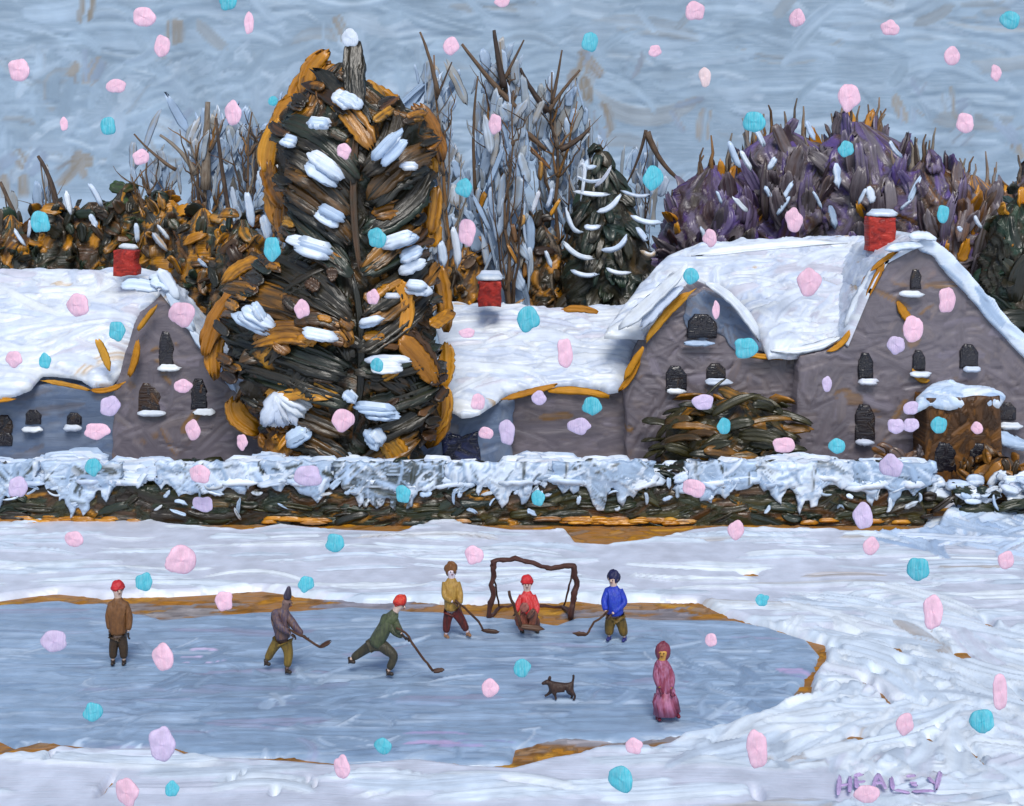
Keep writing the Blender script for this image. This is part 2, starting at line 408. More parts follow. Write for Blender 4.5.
heightfield('snow', XS, YS, snow_h, M['snow'], 3400, 3.2, .46, 0, .09, SNOW, .055, b=.055, bend=.35,
            extra=[dict(n=420, L=1.9, W=.5, ang=0, spread=.9, pal=SNOW, amp=.065, b=.055, bend=.4, region=(5.5, 16, 21, 31)),
                   dict(n=60, L=3.0, W=.7, ang=-.9, spread=.35, pal=SNOW, amp=.06, b=.06, bend=.4, region=(7.0, 10.5, 26, 33)),
                   dict(n=90, L=2.2, W=.4, ang=.7, spread=.3, pal=SNOW, amp=.05, b=.06, bend=.3, region=(3.5, 8.0, 24.5, 26.5)),
                   dict(n=70, L=2.2, W=.5, ang=0, spread=.7, pal=SNOWB, amp=.06, b=.06, bend=.5, region=(10.5, 16, 37.5, 40.6))])
XE = np.arange(-18, 18, .09); YE = np.arange(21, 42.6, .09)
def earth_h(P2, H):
    d, _ = sdist(P2, ICEw)
    return np.where(d > .15, -.2, -.04) + H
heightfield('dry_grass_bank', XE, YE, earth_h, M['earth'], 2600, 1.0, .3, 0, .35, OCHRE, .03, b=.05, bend=.2, extra=[
    dict(n=90, L=1.0, W=.22, ang=0, spread=.12, pal=P((158, 150, 150, 3), (170, 162, 160, 1), (140, 128, 124, 1)), amp=.03, b=.05, bend=.2, region=(-9.2, -6.4, 30.4, 33.0)),
    dict(n=60, L=1.0, W=.2, ang=0, spread=.12, pal=P((150, 146, 156, 3), (160, 150, 150, 1)), amp=.03, b=.05, bend=.2, region=(-4.3, -2.4, 32.2, 33.4)),
    dict(n=40, L=1.0, W=.2, ang=0, spread=.12, pal=P((150, 142, 146, 3), (150, 120, 90, 1)), amp=.03, b=.05, bend=.2, region=(1.4, 4.0, 31.6, 32.6)),
    dict(n=60, L=1.0, W=.2, ang=.1, spread=.12, pal=P((165, 158, 160, 3), (176, 168, 172, 1)), amp=.03, b=.05, bend=.2, region=(.2, 4.2, 25.0, 25.6))])
XI = np.concatenate([np.arange(-40, -16.5, .5), np.arange(-16.5, 8.5, .05)]); YI = np.arange(23, 34, .055)
def ice_h(P2, H):
    d, _ = sdist(P2, ICEw)
    return -.14 + .18 * (1 - np.exp(-np.clip(d + .03, 0, None) / .05)) + H * np.clip(d / .2, 0, 1)
PINKI = P((190, 172, 210, 2), (150, 160, 200, 2))
heightfield('ice', XI, YI, ice_h, M['ice'], 2100, 2.4, .34, 0, .07, ICE, .020, b=.05, bend=.25,
            extra=[dict(n=150, L=.9, W=.24, ang=0, spread=.8, pal=ICE + P((190, 206, 224, 3)), amp=.024, b=.05, bend=.5, dry=.1, region=(-12, 6, 24.2, 30.5)),
                   dict(n=90, L=1.0, W=.22, ang=0, spread=1.1, pal=ICE, amp=.022, b=.05, bend=.3, region=(3.2, 6.6, 24.5, 30.5)),
                   dict(n=30, L=.8, W=.22, ang=.7, spread=.7, pal=ICE, amp=.02, b=.05, bend=.3, region=(-6.8, -2.5, 26.5, 29.5)),
                   dict(n=4, L=1.1, W=.16, ang=-.06, spread=.05, pal=PINKI, amp=.015, b=.05, bend=.2, region=(-1.6, -.4, 24.8, 25.4)),
                   dict(n=3, L=1.0, W=.12, ang=0, spread=.1, pal=P((205, 190, 222)), amp=.02, b=.05, bend=.3, region=(-7.0, -6.2, 28.9, 30.0)),
                   dict(n=3, L=.9, W=.2, ang=0, spread=.1, pal=PINKI, amp=.02, b=.05, bend=.3, region=(5.3, 6.3, 28.0, 28.6))])

# ------------------------------------------------------------------ buildings
def window(parent, x, y, w, h, Yf, sill=None, mat='glass', pal=BLACK, sp=SNOWP):
    w *= 1.12; h *= 1.12
    poly = [(x - w / 2, y + h / 2), (x - w / 2 * .95, y - h * .2), (x - w * .25, y - h / 2), (x + w * .2, y - h * .48), (x + w / 2, y - h * .15), (x + w / 2, y + h / 2)]
    o = wallpoly('window', poly, Yf, M[mat], pal, parent, res=.035, T=.05, rr=.04, back=.25, amp=.006, n=10, L=.4, W=.12, ang=1.2, spread=.8, wob=.5, step=5, b=.05)
    if sill:
        sx, sy, sw = sill; Z = at(sx, sy, Yf - .12); s = Yf / F
        D = Dabs(); D.dab([Z + [-sw / 2 * s, 0, .0], Z + [0, -.04, -.02], Z + [sw / 2 * s, 0, -.01]], .24, .10, (0, -.75, .66), pick(sp), pick(sp), p=4)
        b_ = D.build('snow_sill', M['snow'], o); b_.location = (0, 0, 0)
    return o
# sub-parts: their parent part sits at its thing's origin, so subtract nothing further
_old = mkobj
def fixparent(o):
    return o

def root_origin_children():
    pass

# mkobj subtracts parent.location; parts have location 0 and the things' empties sit at their base, so use world matrix of the chain
def world_loc(o):
    v = Vector((0, 0, 0))
    while o is not None: v += o.location; o = o.parent
    return v
def mkobj(name, V, Fc, mat, parent=None, cA=None, cB=None, suv=None, smooth=True):
    V = np.asarray(V, float)
    if parent is not None: V = V - np.array(world_loc(parent))
    o = _old(name, V, Fc, mat, None, cA, cB, suv, smooth)
    if parent is not None: o.parent = parent
    return o

def chimney(parent, x0, x1, y0, y1, Yf, cap):
    c = wallpoly('chimney', [(x0, y1), (x0 + .5, y0), (x1 - .5, y0 + 1), (x1, y1)], Yf, M['red'], RED, parent, res=.045, T=.03, back=.65, amp=.03, n=26, L=.45, W=.16, ang=0, spread=.9, wob=.6, step=6, b=.05)
    tp = relief('chimney_top', [((x0 - CX) * Yf / F, Yf + .02), ((x1 - CX) * Yf / F, Yf + .02), ((x1 - CX) * Yf / F, Yf + .62), ((x0 - CX) * Yf / F, Yf + .62)],
                (0, 0, at(0, y0 + 1, Yf)[2]), (1, 0, 0), (0, 1, 0), (0, 0, 1), M['red'], RED, c, res=.06, T=.02, back=.06, amp=.02, n=12, L=.4, W=.15, wob=0, is_px=False)
    if cap:
        D = Dabs()
        for q in range(3):
            p = at((x0 + x1) / 2, y0 - 2, Yf + .1 + .2 * q); hw = (x1 - x0) * .62 * Yf / F
            D.dab([p + [-hw, 0, .02], p + [0, 0, .05], p + [hw, 0, .02]], .34, .12, (0, -.4, .9), pick(SNOWP), pick(SNOWB))
        D.build('snow_cap', M['snow'], c)

def spot(parent, x, y, Yf, w, l, ang, pal, mat, name, t=.05):
    pass

def drips(parent, name, items, Yf, pal, mat, up=(0, -.9, .4), t=.07):
    """thick hand-placed dabs: (x0,y0,xm,ym,x1,y1,width px)"""
    s = Yf / F
    for (x0, y0, xm, ym, x1, y1, w) in items:
        D = Dabs(); D.dab([at(x0, y0, Yf), at(xm, ym, Yf), at(x1, y1, Yf)], w * s, t * .6, up, pick(pal), pick(pal), seg=12, na=10, p=4)
        D.build(name, mat, parent)

# --- cottage at the left
A_ = thing('cottage', 'low grey cottage at the far left with three narrow windows in its gable', 'house', (-14.5, 45, 0))
wallpoly('side_wall', [(-60, 492), (132, 492), (132, 385), (-60, 385)], 45.4, M['wall'], BLUEG, A_, res=.07, n=140, L=1.6, W=.35, spread=.25, back=4, wob=0, amp=.025)
gab = wallpoly('gable_wall', [(112, 492), (290, 492), (289, 402), (262, 394), (240, 392), (200, 340), (165, 291), (140, 312), (128, 345), (114, 388)], 45.1, M['wall'], TAUPE, A_, res=.06, n=230, L=1.1, W=.34, spread=.8, back=2.0, amp=.035, wob=.8)
rf = slope('snow_roof', [(-60, 400), (0, 396), (15, 394), (30, 388), (42, 374), (60, 375), (80, 378), (92, 386), (110, 385), (122, 372), (128, 350), (139, 345), (136, 325), (146, 310), (168, 285), (165, 273), (140, 268), (90, 270), (40, 269), (-60, 272)],
           (44.6, 395), (49.5, 270), M['snow'], SNOWP, A_, res=.06, T=.22, rr=.2, back=.12, n=260, L=1.9, W=.45, ang=.1, spread=.35, amp=.06, wob=1.0, bend=.5)
drips(A_, 'eave_edge', [(-40, 399, -10, 402, 20, 398, 6), (38, 380, 70, 384, 92, 391, 5), (90, 390, 110, 394, 128, 380, 6), (128, 378, 137, 360, 138, 338, 8), (137, 332, 146, 318, 158, 304, 6), (96, 338, 104, 350, 110, 372, 8)], 44.62, OCHRE[:3], M['earth'], t=.08)
drips(A_, 'verge_snow', [(166, 290, 180, 310, 196, 335, 11), (190, 328, 208, 352, 222, 372, 9), (214, 360, 228, 378, 237, 394, 7), (148, 282, 162, 276, 176, 292, 16), (120, 285, 140, 282, 160, 290, 14), (158, 268, 170, 282, 180, 302, 12)], 44.9, SNOWB, M['snow'], t=.12)
wallpoly('gable_return', [(238, 402), (292, 404), (290, 393), (240, 388)], 44.95, M['wall'], TAUPE, A_, res=.06, T=.04, back=1.6, n=14, L=.8, W=.3, wob=.4)
window(A_, 166, 349, 13, 32, 45.05, (170, 368, 26))
window(A_, 149, 397, 20, 26, 45.05, (153, 413, 32), pal=BLACK[:2] + BROWN[:2])
window(A_, 199, 394, 15, 28, 45.05, (204, 412, 24), pal=BLACK[:2] + BROWN[:2])
window(A_, 33, 417, 14, 13, 45.3, (33, 429, 23))
window(A_, 74, 419, 13, 11, 45.3, (73, 428, 20))
window(A_, 4, 424, 14, 16, 45.3); window(A_, 5, 438, 12, 14, 45.3)
chimney(A_, 113, 136, 250, 276, 47.6, False)

# --- barn in the middle
B_ = thing('barn', 'low taupe barn in the middle with a blue grey lean-to at its left', 'barn', (1.5, 46, 0))
wallpoly('wall', [(500, 492), (648, 492), (648, 380), (500, 385)], 46.4, M['wall'], TAUPE, B_, res=.06, n=170, L=1.8, W=.3, spread=.22, back=4, wob=0, amp=.03)
lt = wallpoly('lean_to', [(414, 492), (512, 492), (514, 398), (470, 402), (440, 408), (420, 430)], 45.7, M['wall'], BLUEG, B_, res=.06, n=90, L=1.0, W=.36, spread=1.0, back=2.5, wob=.8, amp=.035)
slope('snow_roof', [(448, 408), (462, 416), (480, 412), (495, 402), (506, 394), (540, 388), (560, 386), (600, 388), (618, 390), (632, 372), (634, 352), (645, 344), (650, 330), (640, 305), (560, 308), (500, 304), (438, 305), (436, 330), (440, 350)],
      (45.4, 400), (50.0, 303), M['snow'], SNOWP, B_, res=.055, T=.24, rr=.2, back=.12, n=200, L=2.2, W=.42, ang=0, spread=.3, amp=.07, wob=1.2, bend=.5)
drips(B_, 'eave_edge', [(440, 405, 448, 398, 446, 388, 7), (500, 400, 530, 392, 560, 384, 7), (545, 391, 585, 388, 612, 398, 8), (618, 392, 638, 372, 640, 350, 7), (560, 310, 585, 306, 600, 314, 8)], 45.35, OCHRE[:3], M['earth'], t=.08)
wallpoly('window', [(442, 462), (441, 434), (450, 432), (462, 436), (478, 431), (481, 462)], 45.6, M['glass'], P((28, 34, 66, 3), (44, 52, 92, 2), (22, 24, 40, 1)), B_, res=.04, T=.05, rr=.05, back=.2, amp=.02, n=26, L=.6, W=.16, ang=.3, spread=.8, wob=.8, b=.05)
chimney(B_, 478, 501, 281, 307, 47.8, True)

# --- farmhouse at the right: long snow roof between two gables
Cc = thing('farmhouse', 'big taupe farmhouse at the right with two gables and a brown porch', 'house', (10, 45, 0))
wallpoly('long_wall', [(760, 492), (850, 492), (855, 340), (760, 345)], 46.0, M['wall'], TAUPE, Cc, res=.06, n=90, L=1.2, W=.3, spread=.5, back=4, wob=0, amp=.03)
C1 = wallpoly('small_gable_wall', [(628, 492), (800, 492), (800, 352), (766, 360), (745, 318), (728, 294), (704, 286), (684, 296), (664, 316), (648, 344), (634, 366), (624, 386)], 45.6, M['wall'], TAUPE, Cc, res=.055, n=330, L=1.1, W=.34, spread=.9, back=4, wob=.8, amp=.04)
wallpoly('blue_shingles', [(686, 300), (704, 290), (724, 293), (745, 320), (764, 352), (738, 352), (716, 332), (700, 344), (684, 318)], 45.50, M['wall'], BLUEG, Cc, res=.045, T=.03, rr=.15, back=.10, n=60, L=.9, W=.25, ang=-.6, spread=.5, amp=.03, wob=2.0)
slope('snow_roof', [(604, 336), (614, 320), (640, 284), (668, 256), (700, 243), (760, 240), (830, 237), (888, 238), (900, 242), (884, 262), (868, 285), (858, 310), (846, 342), (826, 350), (800, 356), (768, 357), (757, 332), (742, 306), (722, 288), (698, 284), (680, 292), (660, 314), (644, 338), (628, 336)],
      (45.2, 352), (50.5, 238), M['snow'], SNOWP, Cc, res=.06, T=.24, rr=.2, back=.12, n=380, L=2.0, W=.42, ang=.45, spread=.5, amp=.07, wob=1.0, bend=.5)
drips(Cc, 'gable_verge', [(645, 344, 664, 310, 698, 288, 8), (660, 322, 672, 300, 690, 292, 6), (740, 352, 770, 362, 812, 352, 6), (800, 358, 835, 350, 848, 338, 7), (846, 340, 850, 318, 862, 296, 8), (858, 300, 870, 272, 890, 256, 10), (624, 380, 636, 358, 644, 346, 7)], 45.25, OCHRE[:3], M['earth'], t=.10)
drips(Cc, 'verge_snow', [(704, 282, 740, 296, 764, 346, 13), (618, 330, 655, 300, 690, 262, 16), (640, 330, 660, 300, 684, 286, 14), (690, 256, 760, 244, 850, 242, 12), (845, 330, 862, 290, 880, 262, 12), (770, 350, 810, 354, 842, 336, 12)], 45.05, SNOWP, M['snow'], up=(0, -.6, .8), t=.12)
D1 = wallpoly('large_gable_wall', [(793, 492), (1080, 492), (1080, 400), (1040, 366), (988, 302), (950, 262), (924, 242), (900, 250), (884, 262), (868, 290), (856, 320), (846, 345), (800, 356), (796, 400)], 44.9, M['wall'], TAUPE, Cc, res=.06, n=520, L=1.1, W=.34, spread=.9, back=5, wob=.8, amp=.035)
# snow lying along the right verge of the large gable, a band running back with the roof
wallpoly('verge_snow', [(914, 244), (930, 236), (946, 248), (975, 280), (1005, 314), (1060, 372), (1060, 390), (1020, 354), (985, 316), (950, 276), (934, 256), (922, 252)], 44.7, M['snow'], SNOWB, Cc, res=.05, T=.05, rr=.05, back=5, amp=.06, n=60, L=1.2, W=.3, ang=-.85, spread=.2, wob=.8)
def side_snow(parent, a, b, Yf, depth, T=.16, left=True):
    p, q = at(*a, Yf), at(*b, Yf); v = q - p; L = np.linalg.norm(v); v /= L
    n_ = np.cross(v, [0, 1, 0]); n_ = n_ if n_[2] > 0 else -n_
    relief('snow_roof', [(-.12, -.08), (depth, -.08), (depth, L + .08), (-.12, L + .08)], p, (0, 1, 0), v, n_, M['snow'], SNOWP, parent, res=.07, T=T, rr=.12, back=.08, amp=.05, n=60, L=1.4, W=.35, ang=.3, spread=.6, wob=0, is_px=False)
side_snow(Cc, (846, 343), (868, 290), 44.9, 5.0); side_snow(Cc, (868, 290), (885, 261), 44.9, 5.0); side_snow(Cc, (885, 261), (923, 241), 44.9, 5.0)
side_snow(A_, (163, 291), (201, 340), 45.1, 2.0); side_snow(A_, (201, 340), (240, 392), 45.1, 2.0)
drips(Cc, 'ridge_snow', [(908, 238, 922, 232, 938, 240, 10), (884, 250, 905, 244, 925, 246, 9)], 44.5, SNOWB, M['snow'], t=.10)
drips(Cc, 'verge_board', [(884, 262, 876, 278, 866, 300, 7), (850, 330, 842, 348, 826, 352, 6), (870, 272, 884, 258, 900, 250, 5), (898, 300, 904, 318, 916, 324, 10), (912, 368, 920, 384, 930, 380, 7)], 44.8, OCHRE[:3], M['earth'], t=.05)
window(Cc, 702, 326, 26, 22, 45.42, (700, 343, 34), sp=SNOWB)
window(Cc, 676, 378, 19, 22, 45.5, (677, 391, 22))
window(Cc, 716, 371, 17, 14, 45.5, (719, 382, 30))
window(Cc, 916, 279, 10, 18, 44.8, (912, 294, 27))
window(Cc, 866, 366, 13, 24, 44.8, (868, 382, 23))
window(Cc, 919, 360, 11, 18, 44.8, (921, 374, 24))
window(Cc, 969, 356, 17, 22, 44.8, (972, 369, 19))
window(Cc, 865, 422, 18, 32, 44.8, (865, 442, 20))
window(Cc, 1007, 411, 16, 16, 44.8, (1011, 426, 26))
drips(Cc, 'ledge_snow', [(996, 434, 1008, 442, 1030, 446, 15), (1002, 440, 1015, 448, 1034, 446, 10), (1014, 478, 1024, 470, 1036, 486, 16)], 44.5, SNOWB, M['snow'], t=.12)
porch = wallpoly('porch', [(924, 492), (1004, 492), (1000, 396), (926, 398)], 43.6, M['bark'], BROWN, Cc, res=.05, n=110, L=.8, W=.24, ang=1.2, spread=.5, back=1.5, wob=.6, amp=.04)
window(porch, 945, 457, 20, 27, 43.55, mat='glass'); window(porch, 980, 455, 19, 22, 43.55)
slope('porch_snow', [(914, 412), (930, 404), (950, 408), (975, 402), (1000, 406), (1006, 396), (990, 388), (965, 386), (945, 380), (926, 388), (916, 398)], (43.3, 410), (44.7, 381), M['snow'], SNOWB, porch, res=.05, T=.22, rr=.14, back=.1, n=50, L=1.0, W=.3, amp=.05, wob=.8)
chimney(Cc, 869, 896, 217, 251, 46.5, True)

# ------------------------------------------------------------------ trees
def crown_cloud(D, profile, Yc, ybase, n, pal, ln, w, t, mode, rng_=(0.35, 1.0), seg=7, na=6, depth=1.0, drop=.6):
    """profile: list of (row, xleft, xright) in the picture at distance Yc; dabs fill the whole volume round the trunk"""
    pr = np.array(profile, float); s = Yc / F
    rows = pr[:, 0]; wd = pr[:, 2] - pr[:, 1]
    cum = np.concatenate([[0], np.cumsum((wd[1:] + wd[:-1]) / 2 * np.diff(rows))]); cum /= cum[-1]
    for k in range(n):
        y = np.interp(rng.random(), cum, rows)
        xl, xr = np.interp(y, rows, pr[:, 1]), np.interp(y, rows, pr[:, 2])
        cx, hw = (xl + xr) / 2, (xr - xl) / 2
        ph = rng.uniform(0, 2 * math.pi)
        rad = math.sqrt(rng.uniform(rng_[0] ** 2, rng_[1] ** 2))
        o = np.array([math.cos(ph), math.sin(ph) * depth, 0])
        c0 = at(cx, y, Yc)
        hwm = hw * s
        l = min(ln * rng.uniform(.6, 1.35), 1.1 * hwm + .25)
        tip = c0 + o * hwm * rad
        if mode == 'droop':
            d = np.array([o[0], o[1] * .7, 0]) * rng.uniform(.5, 1) + np.array([0, 0, -drop * rng.uniform(.5, 1.6)]); d /= np.linalg.norm(d)
            p0 = tip - d * l * .8; p1 = tip + d * l * .2; pm = (p0 + p1) / 2 + np.array([0, 0, .22 * l])
        elif mode == 'sweep':
            tg = np.array([1.0, rng.normal() * .4, rng.normal() * .35 - .25 * o[0]]); d = tg / np.linalg.norm(tg)
            p0 = tip - d * l / 2; p1 = tip + d * l / 2; pm = (p0 + p1) / 2 + np.array([0, 0, .16 * l])
        elif mode == 'fan':
            b0 = at(cx, ybase, Yc); d = tip - b0; d /= np.linalg.norm(d); d += rng.normal(size=3) * .22; d /= np.linalg.norm(d)
            p0 = tip - d * l * .6; p1 = tip + d * l * .4; pm = (p0 + p1) / 2 + rng.normal(size=3) * .12 * l
        else:
            d = rng.normal(size=3) * [1, .6, 1] + [0, 0, .5]; d /= np.linalg.norm(d)
            p0 = tip - d * l / 2; p1 = tip + d * l / 2; pm = (p0 + p1) / 2 + rng.normal(size=3) * .2 * l
        nr = o * 1.0 + np.array([0, -.35, .35]) + rng.normal(size=3) * .25
        D.dab([p0, pm, p1], min(w * rng.uniform(.6, 1.4), l * .7), t, nr, pick(pal), pick(pal), seg=seg, na=na, p=5)

def hull(name, profile, Yc, parent, pal, shrink=.9, depth=.85, n=500, L=1.4, W=.5, amp=.12, mode='droop', res=.06, mat='foliage', over=()):
    pr = np.array(profile, float); s = Yc / F
    z1, z0 = at(0, pr[0, 0], Yc)[2] - .1, max(-.1, at(0, pr[-1, 0], Yc)[2])
    ys = np.arange(z0, z1, res); rows = HY + (CZ - ys) / s
    xl, xr = np.interp(rows, pr[:, 0], pr[:, 1]), np.interp(rows, pr[:, 0], pr[:, 2])
    cx = ((xl + xr) / 2 - CX) * s; hw = (xr - xl) / 2 * s * shrink
    topf = np.clip((z1 - ys) / 1.0, 0, 1) ** .5; hw = hw * topf + .02
    R0 = hw.max() * .8; na_ = int(2 * math.pi * R0 / res); xs = np.linspace(-math.pi, math.pi, na_) * R0     # 0 = towards the viewer
    H, A, B, S = strokes(xs, ys, int(n * .25), L, W, 0, 1.5, pal, amp, b=.07)
    nb = 8
    for q in range(nb * 3):
        k = q % nb; x0, x1 = xs[0] + (xs[-1] - xs[0]) * k / nb, xs[0] + (xs[-1] - xs[0]) * (k + 1) / nb
        th = (x0 + x1) / 2 / R0; sx = math.sin(th)
        if mode == 'droop': a = (-.75 if sx > 0 else math.pi + .75); sp = .35
        elif mode == 'fan': a = math.pi / 2 - sx * .9; sp = .35
        else: a = 0; sp = .5
        strokes(xs, ys, int(n * .75 / nb / 3), L, W, a, sp, pal, amp, b=.07, bend=.5, region=(x0, x1, ys[0], ys[-1]), H=H, CA=A, CB=B, S=S)
    for (pl, nn_, L2, W2, ang, spr, reg) in over:
        strokes(xs, ys, nn_, L2, W2, ang, spr, pl, amp, b=.06, bend=.6, region=(reg[0] * R0, reg[1] * R0, ys[0] + (ys[-1] - ys[0]) * reg[2], ys[0] + (ys[-1] - ys[0]) * reg[3]), H=H, CA=A, CB=B, S=S, dry=.2)
    th = xs / R0; RR = hw[:, None] + H * np.minimum(1, hw[:, None] / .8)
    RR = RR * (1 + .05 * np.sin(th * 5 + ys[:, None] * 2.3) + .05 * np.sin(th * 9 - ys[:, None] * 3.9))
    V = np.stack([cx[:, None] + RR * np.sin(th), Yc - RR * depth * np.cos(th), ys[:, None] + 0 * th], -1)
    ny, nx = RR.shape; idx = np.arange(ny * nx).reshape(ny, nx)
    q = np.stack([idx[:-1, :-1], idx[:-1, 1:], idx[1:, 1:], idx[1:, :-1]], -1).reshape(-1, 4)
    return V.reshape(-1, 3), q, A.reshape(-1, 3), B.reshape(-1, 3), S.reshape(-1, 3)
def add_hull(D, *a, **k):
    V, q, A, B, S = hull(*a, **k)
    D.V.append(V); D.F.extend((q + D.n).tolist()); D.A.append(A); D.B.append(B); D.S.append(S); D.n += len(V)

def trunk(parent, pts, Yc, r0, r1, pal=TWIG):
    D = Dabs(); P3 = [at(x, y, Yc) for x, y in pts]; P3[0][2] = -.25
    n = 10; path = np.concatenate([wig(P3[i], P3[i + 1], n, .05)[: (n if i == len(P3) - 2 else n - 1)] for i in range(len(P3) - 1)])
    D.tube(path, np.linspace(r0, r1, len(path)), pick(pal), pick(pal), k=9)
    return D.build('trunk', M['bark'], parent)

def clump(parent, x, y, rx, ry, Y, pal=SNOWB, ang=None, name='snow_clump'):
    s = Y / F; a = rng.normal() * .3 if ang is None else ang
    D = Dabs(); c = at(x, y, Y)
    for q in range(3):
        o = rng.normal(size=3) * [rx * s * .16, .05, ry * s * .25]
        d = np.array([math.cos(a), 0, -math.sin(a)]) * rx * s * rng.uniform(.65, .98)
        D.dab([c + o - d, c + o + [0, -.05, .12 * ry * s], c + o + d], ry * s * rng.uniform(1.0, 1.5), .13, (0, -.75, .65), pick(pal), pick(pal), seg=7, na=7)
    return D.build(name, M['snow'], parent)

# the big snow-laden conifer
T1 = thing('conifer', 'tall dark conifer with ochre edges and thick snow between the cottage and the barn', 'tree', at(350, 166 + F * CZ / 43.5, 43.5))
trunk(T1, [(352, 500), (348, 300), (352, 60)], 43.5, .34, .05, DARKG)
prof1 = [(48, 346, 362), (60, 318, 372), (88, 302, 378), (104, 290, 400), (116, 276, 432), (150, 266, 440), (190, 276, 430), (215, 284, 424), (248, 280, 426), (272, 252, 434), (305, 226, 442), (345, 214, 446), (385, 230, 448), (415, 258, 440), (475, 280, 424)]
D = Dabs()
# ochre foliage showing at the rim, dark boughs over it
DK = P((38, 37, 29, 5), (52, 44, 31, 4), (40, 52, 40, 2))
DK2 = DK + P((104, 72, 34, 3), (150, 100, 34, 1))
def boughs(prof, Yc, n, ln, w, r0, r1, pa, pb, drop, rim=False):
    pr = np.array(prof, float); s = Yc / F; rows = pr[:, 0]; wd = pr[:, 2] - pr[:, 1]
    cum = np.concatenate([[0], np.cumsum((wd[1:] + wd[:-1]) / 2 * np.diff(rows))]); cum /= cum[-1]
    for k in range(n):
        y = np.interp(rng.random(), cum, rows); xl, xr = np.interp(y, rows, pr[:, 1]), np.interp(y, rows, pr[:, 2])
        cx, hw = (xl + xr) / 2, (xr - xl) / 2 * s; ph = rng.uniform(0, 2 * math.pi); rad = math.sqrt(rng.uniform(r0 * r0, r1 * r1))
        if rim: ph = rng.choice([0, math.pi]) + rng.normal() * .35
        o = np.array([math.cos(ph), math.sin(ph), 0]); tg = np.array([-o[1], o[0], 0]); sg = 1 if o[0] * tg[0] > 0 else -1
        l = min(ln * rng.uniform(.6, 1.4), hw * .9 + .25)
        dr = drop * rng.uniform(.3, 1.5)
        # boughs sweep outwards and sideways round the trunk, so they show their flanks
        d = o * .6 + tg * sg * rng.uniform(.2, 1.1) + np.array([0, 0, -dr]); d /= np.linalg.norm(d)
        tip = at(cx, y, Yc) + o * hw * rad * np.array([1, .62, 1])
        p0 = tip - d * l * .62; p1 = tip + d * l * .38; pm = (p0 + p1) / 2 + np.array([0, 0, .16 * l]) + o * .1 * l
        D.dab([p0, pm, p1], min(w * rng.uniform(.6, 1.5), l * .42), .08, o + np.array([0, -.3, .3]) + rng.normal(size=3) * .2, pick(pa), pick(pb), seg=10, na=10, p=5, b=.08)
T1D = .62
add_hull(D, '', [(58, 340, 364)] + prof1[1:], 43.5, T1, DK + DK + P((104, 72, 34, 2), (150, 100, 34, 1)), shrink=.84, depth=T1D, n=620, L=2.0, W=.62, amp=.15, res=.055,
         over=[(GOLD + BROWN, 40, 1.5, .4, .9, .8, (-1.2, 1.2, .02, .4)), (GOLD + BROWN, 18, 1.1, .35, .9, .6, (-1.1, .6, .7, .98)), (DK, 24, 1.9, .5, -.8, .4, (.0, 1.2, .05, .8)), (DK, 24, 1.9, .5, .8, .4, (-1.2, .0, .05, .8))])
boughs([(r_ + 10, a + 20, b - 20) for r_, a, b in prof1], 43.4, 120, 2.0, .62, .90, 1.0, DK, DK2, .5)
def t1s(x, y, k=1.0):
    pr = np.array(prof1, float); xl, xr = np.interp(y, pr[:, 0], pr[:, 1]), np.interp(y, pr[:, 0], pr[:, 2])
    hw = (xr - xl) / 2 * 43.5 / F; u = np.clip((x - (xl + xr) / 2) / ((xr - xl) / 2), -1, 1)
    return 43.5 - hw * T1D * math.sqrt(max(0, 1 - u * u)) * k - .12
def big(items, pa, pb, back=None, t=.11, rise=0):
    for (x0, y0, xm, ym, x1, y1, w) in items:
        y0 += rise; y1 -= rise * .6; ym -= rise * .1
        for q in range(2 if w > 24 else 1):                  # a broad lobe is two overlapping passes of the brush
            e = rng.normal(size=6) * (2.2 if w > 24 else .6); ww = w * (.78 if w > 24 else 1); o = (q - .5) * w * .34 if w > 24 else 0
            ps = [(x0 + e[0], y0 + e[1] + o * .5), (xm + e[2], ym + e[3] + o), (x1 + e[4] - abs(o) * .3 * np.sign(x1 - x0), y1 + e[5] + o)]
            P3 = [at(x, y, (back if back else t1s(x, y)) - (0 if back else .05 * q)) for x, y in ps]
            D.dab(P3, ww * 43.5 / F, t, (0, -1, .35), pick(pa), pick(pb), seg=14)
big([(312, 104, 303, 74, 336, 56, 30), (282, 134, 280, 106, 314, 96, 30), (268, 176, 262, 142, 286, 116, 22), (288, 208, 268, 186, 268, 158, 20), (292, 244, 276, 224, 286, 200, 17), (412, 104, 434, 122, 443, 164, 20), (428, 236, 436, 212, 437, 184, 15),
     (362, 84, 382, 108, 394, 138, 28), (240, 290, 210, 318, 206, 358, 22), (238, 396, 228, 418, 262, 432, 22), (440, 386, 450, 416, 424, 444, 26), (437, 262, 448, 300, 445, 336, 17), (268, 432, 276, 456, 304, 470, 22), (262, 262, 240, 262, 222, 286, 16)], GOLD, GOLD + BROWN, back=43.75)
big([(300, 112, 288, 92, 322, 70, 30), (276, 160, 266, 130, 296, 112, 26), (282, 230, 270, 200, 276, 180, 22), (420, 120, 428, 140, 436, 180, 22), (432, 250, 430, 225, 428, 200, 22), (372, 92, 392, 104, 404, 128, 30), (230, 320, 206, 340, 216, 380, 20), (430, 400, 446, 410, 436, 440, 22), (446, 340, 450, 365, 440, 392, 18)], GOLD, GOLD, back=43.9)
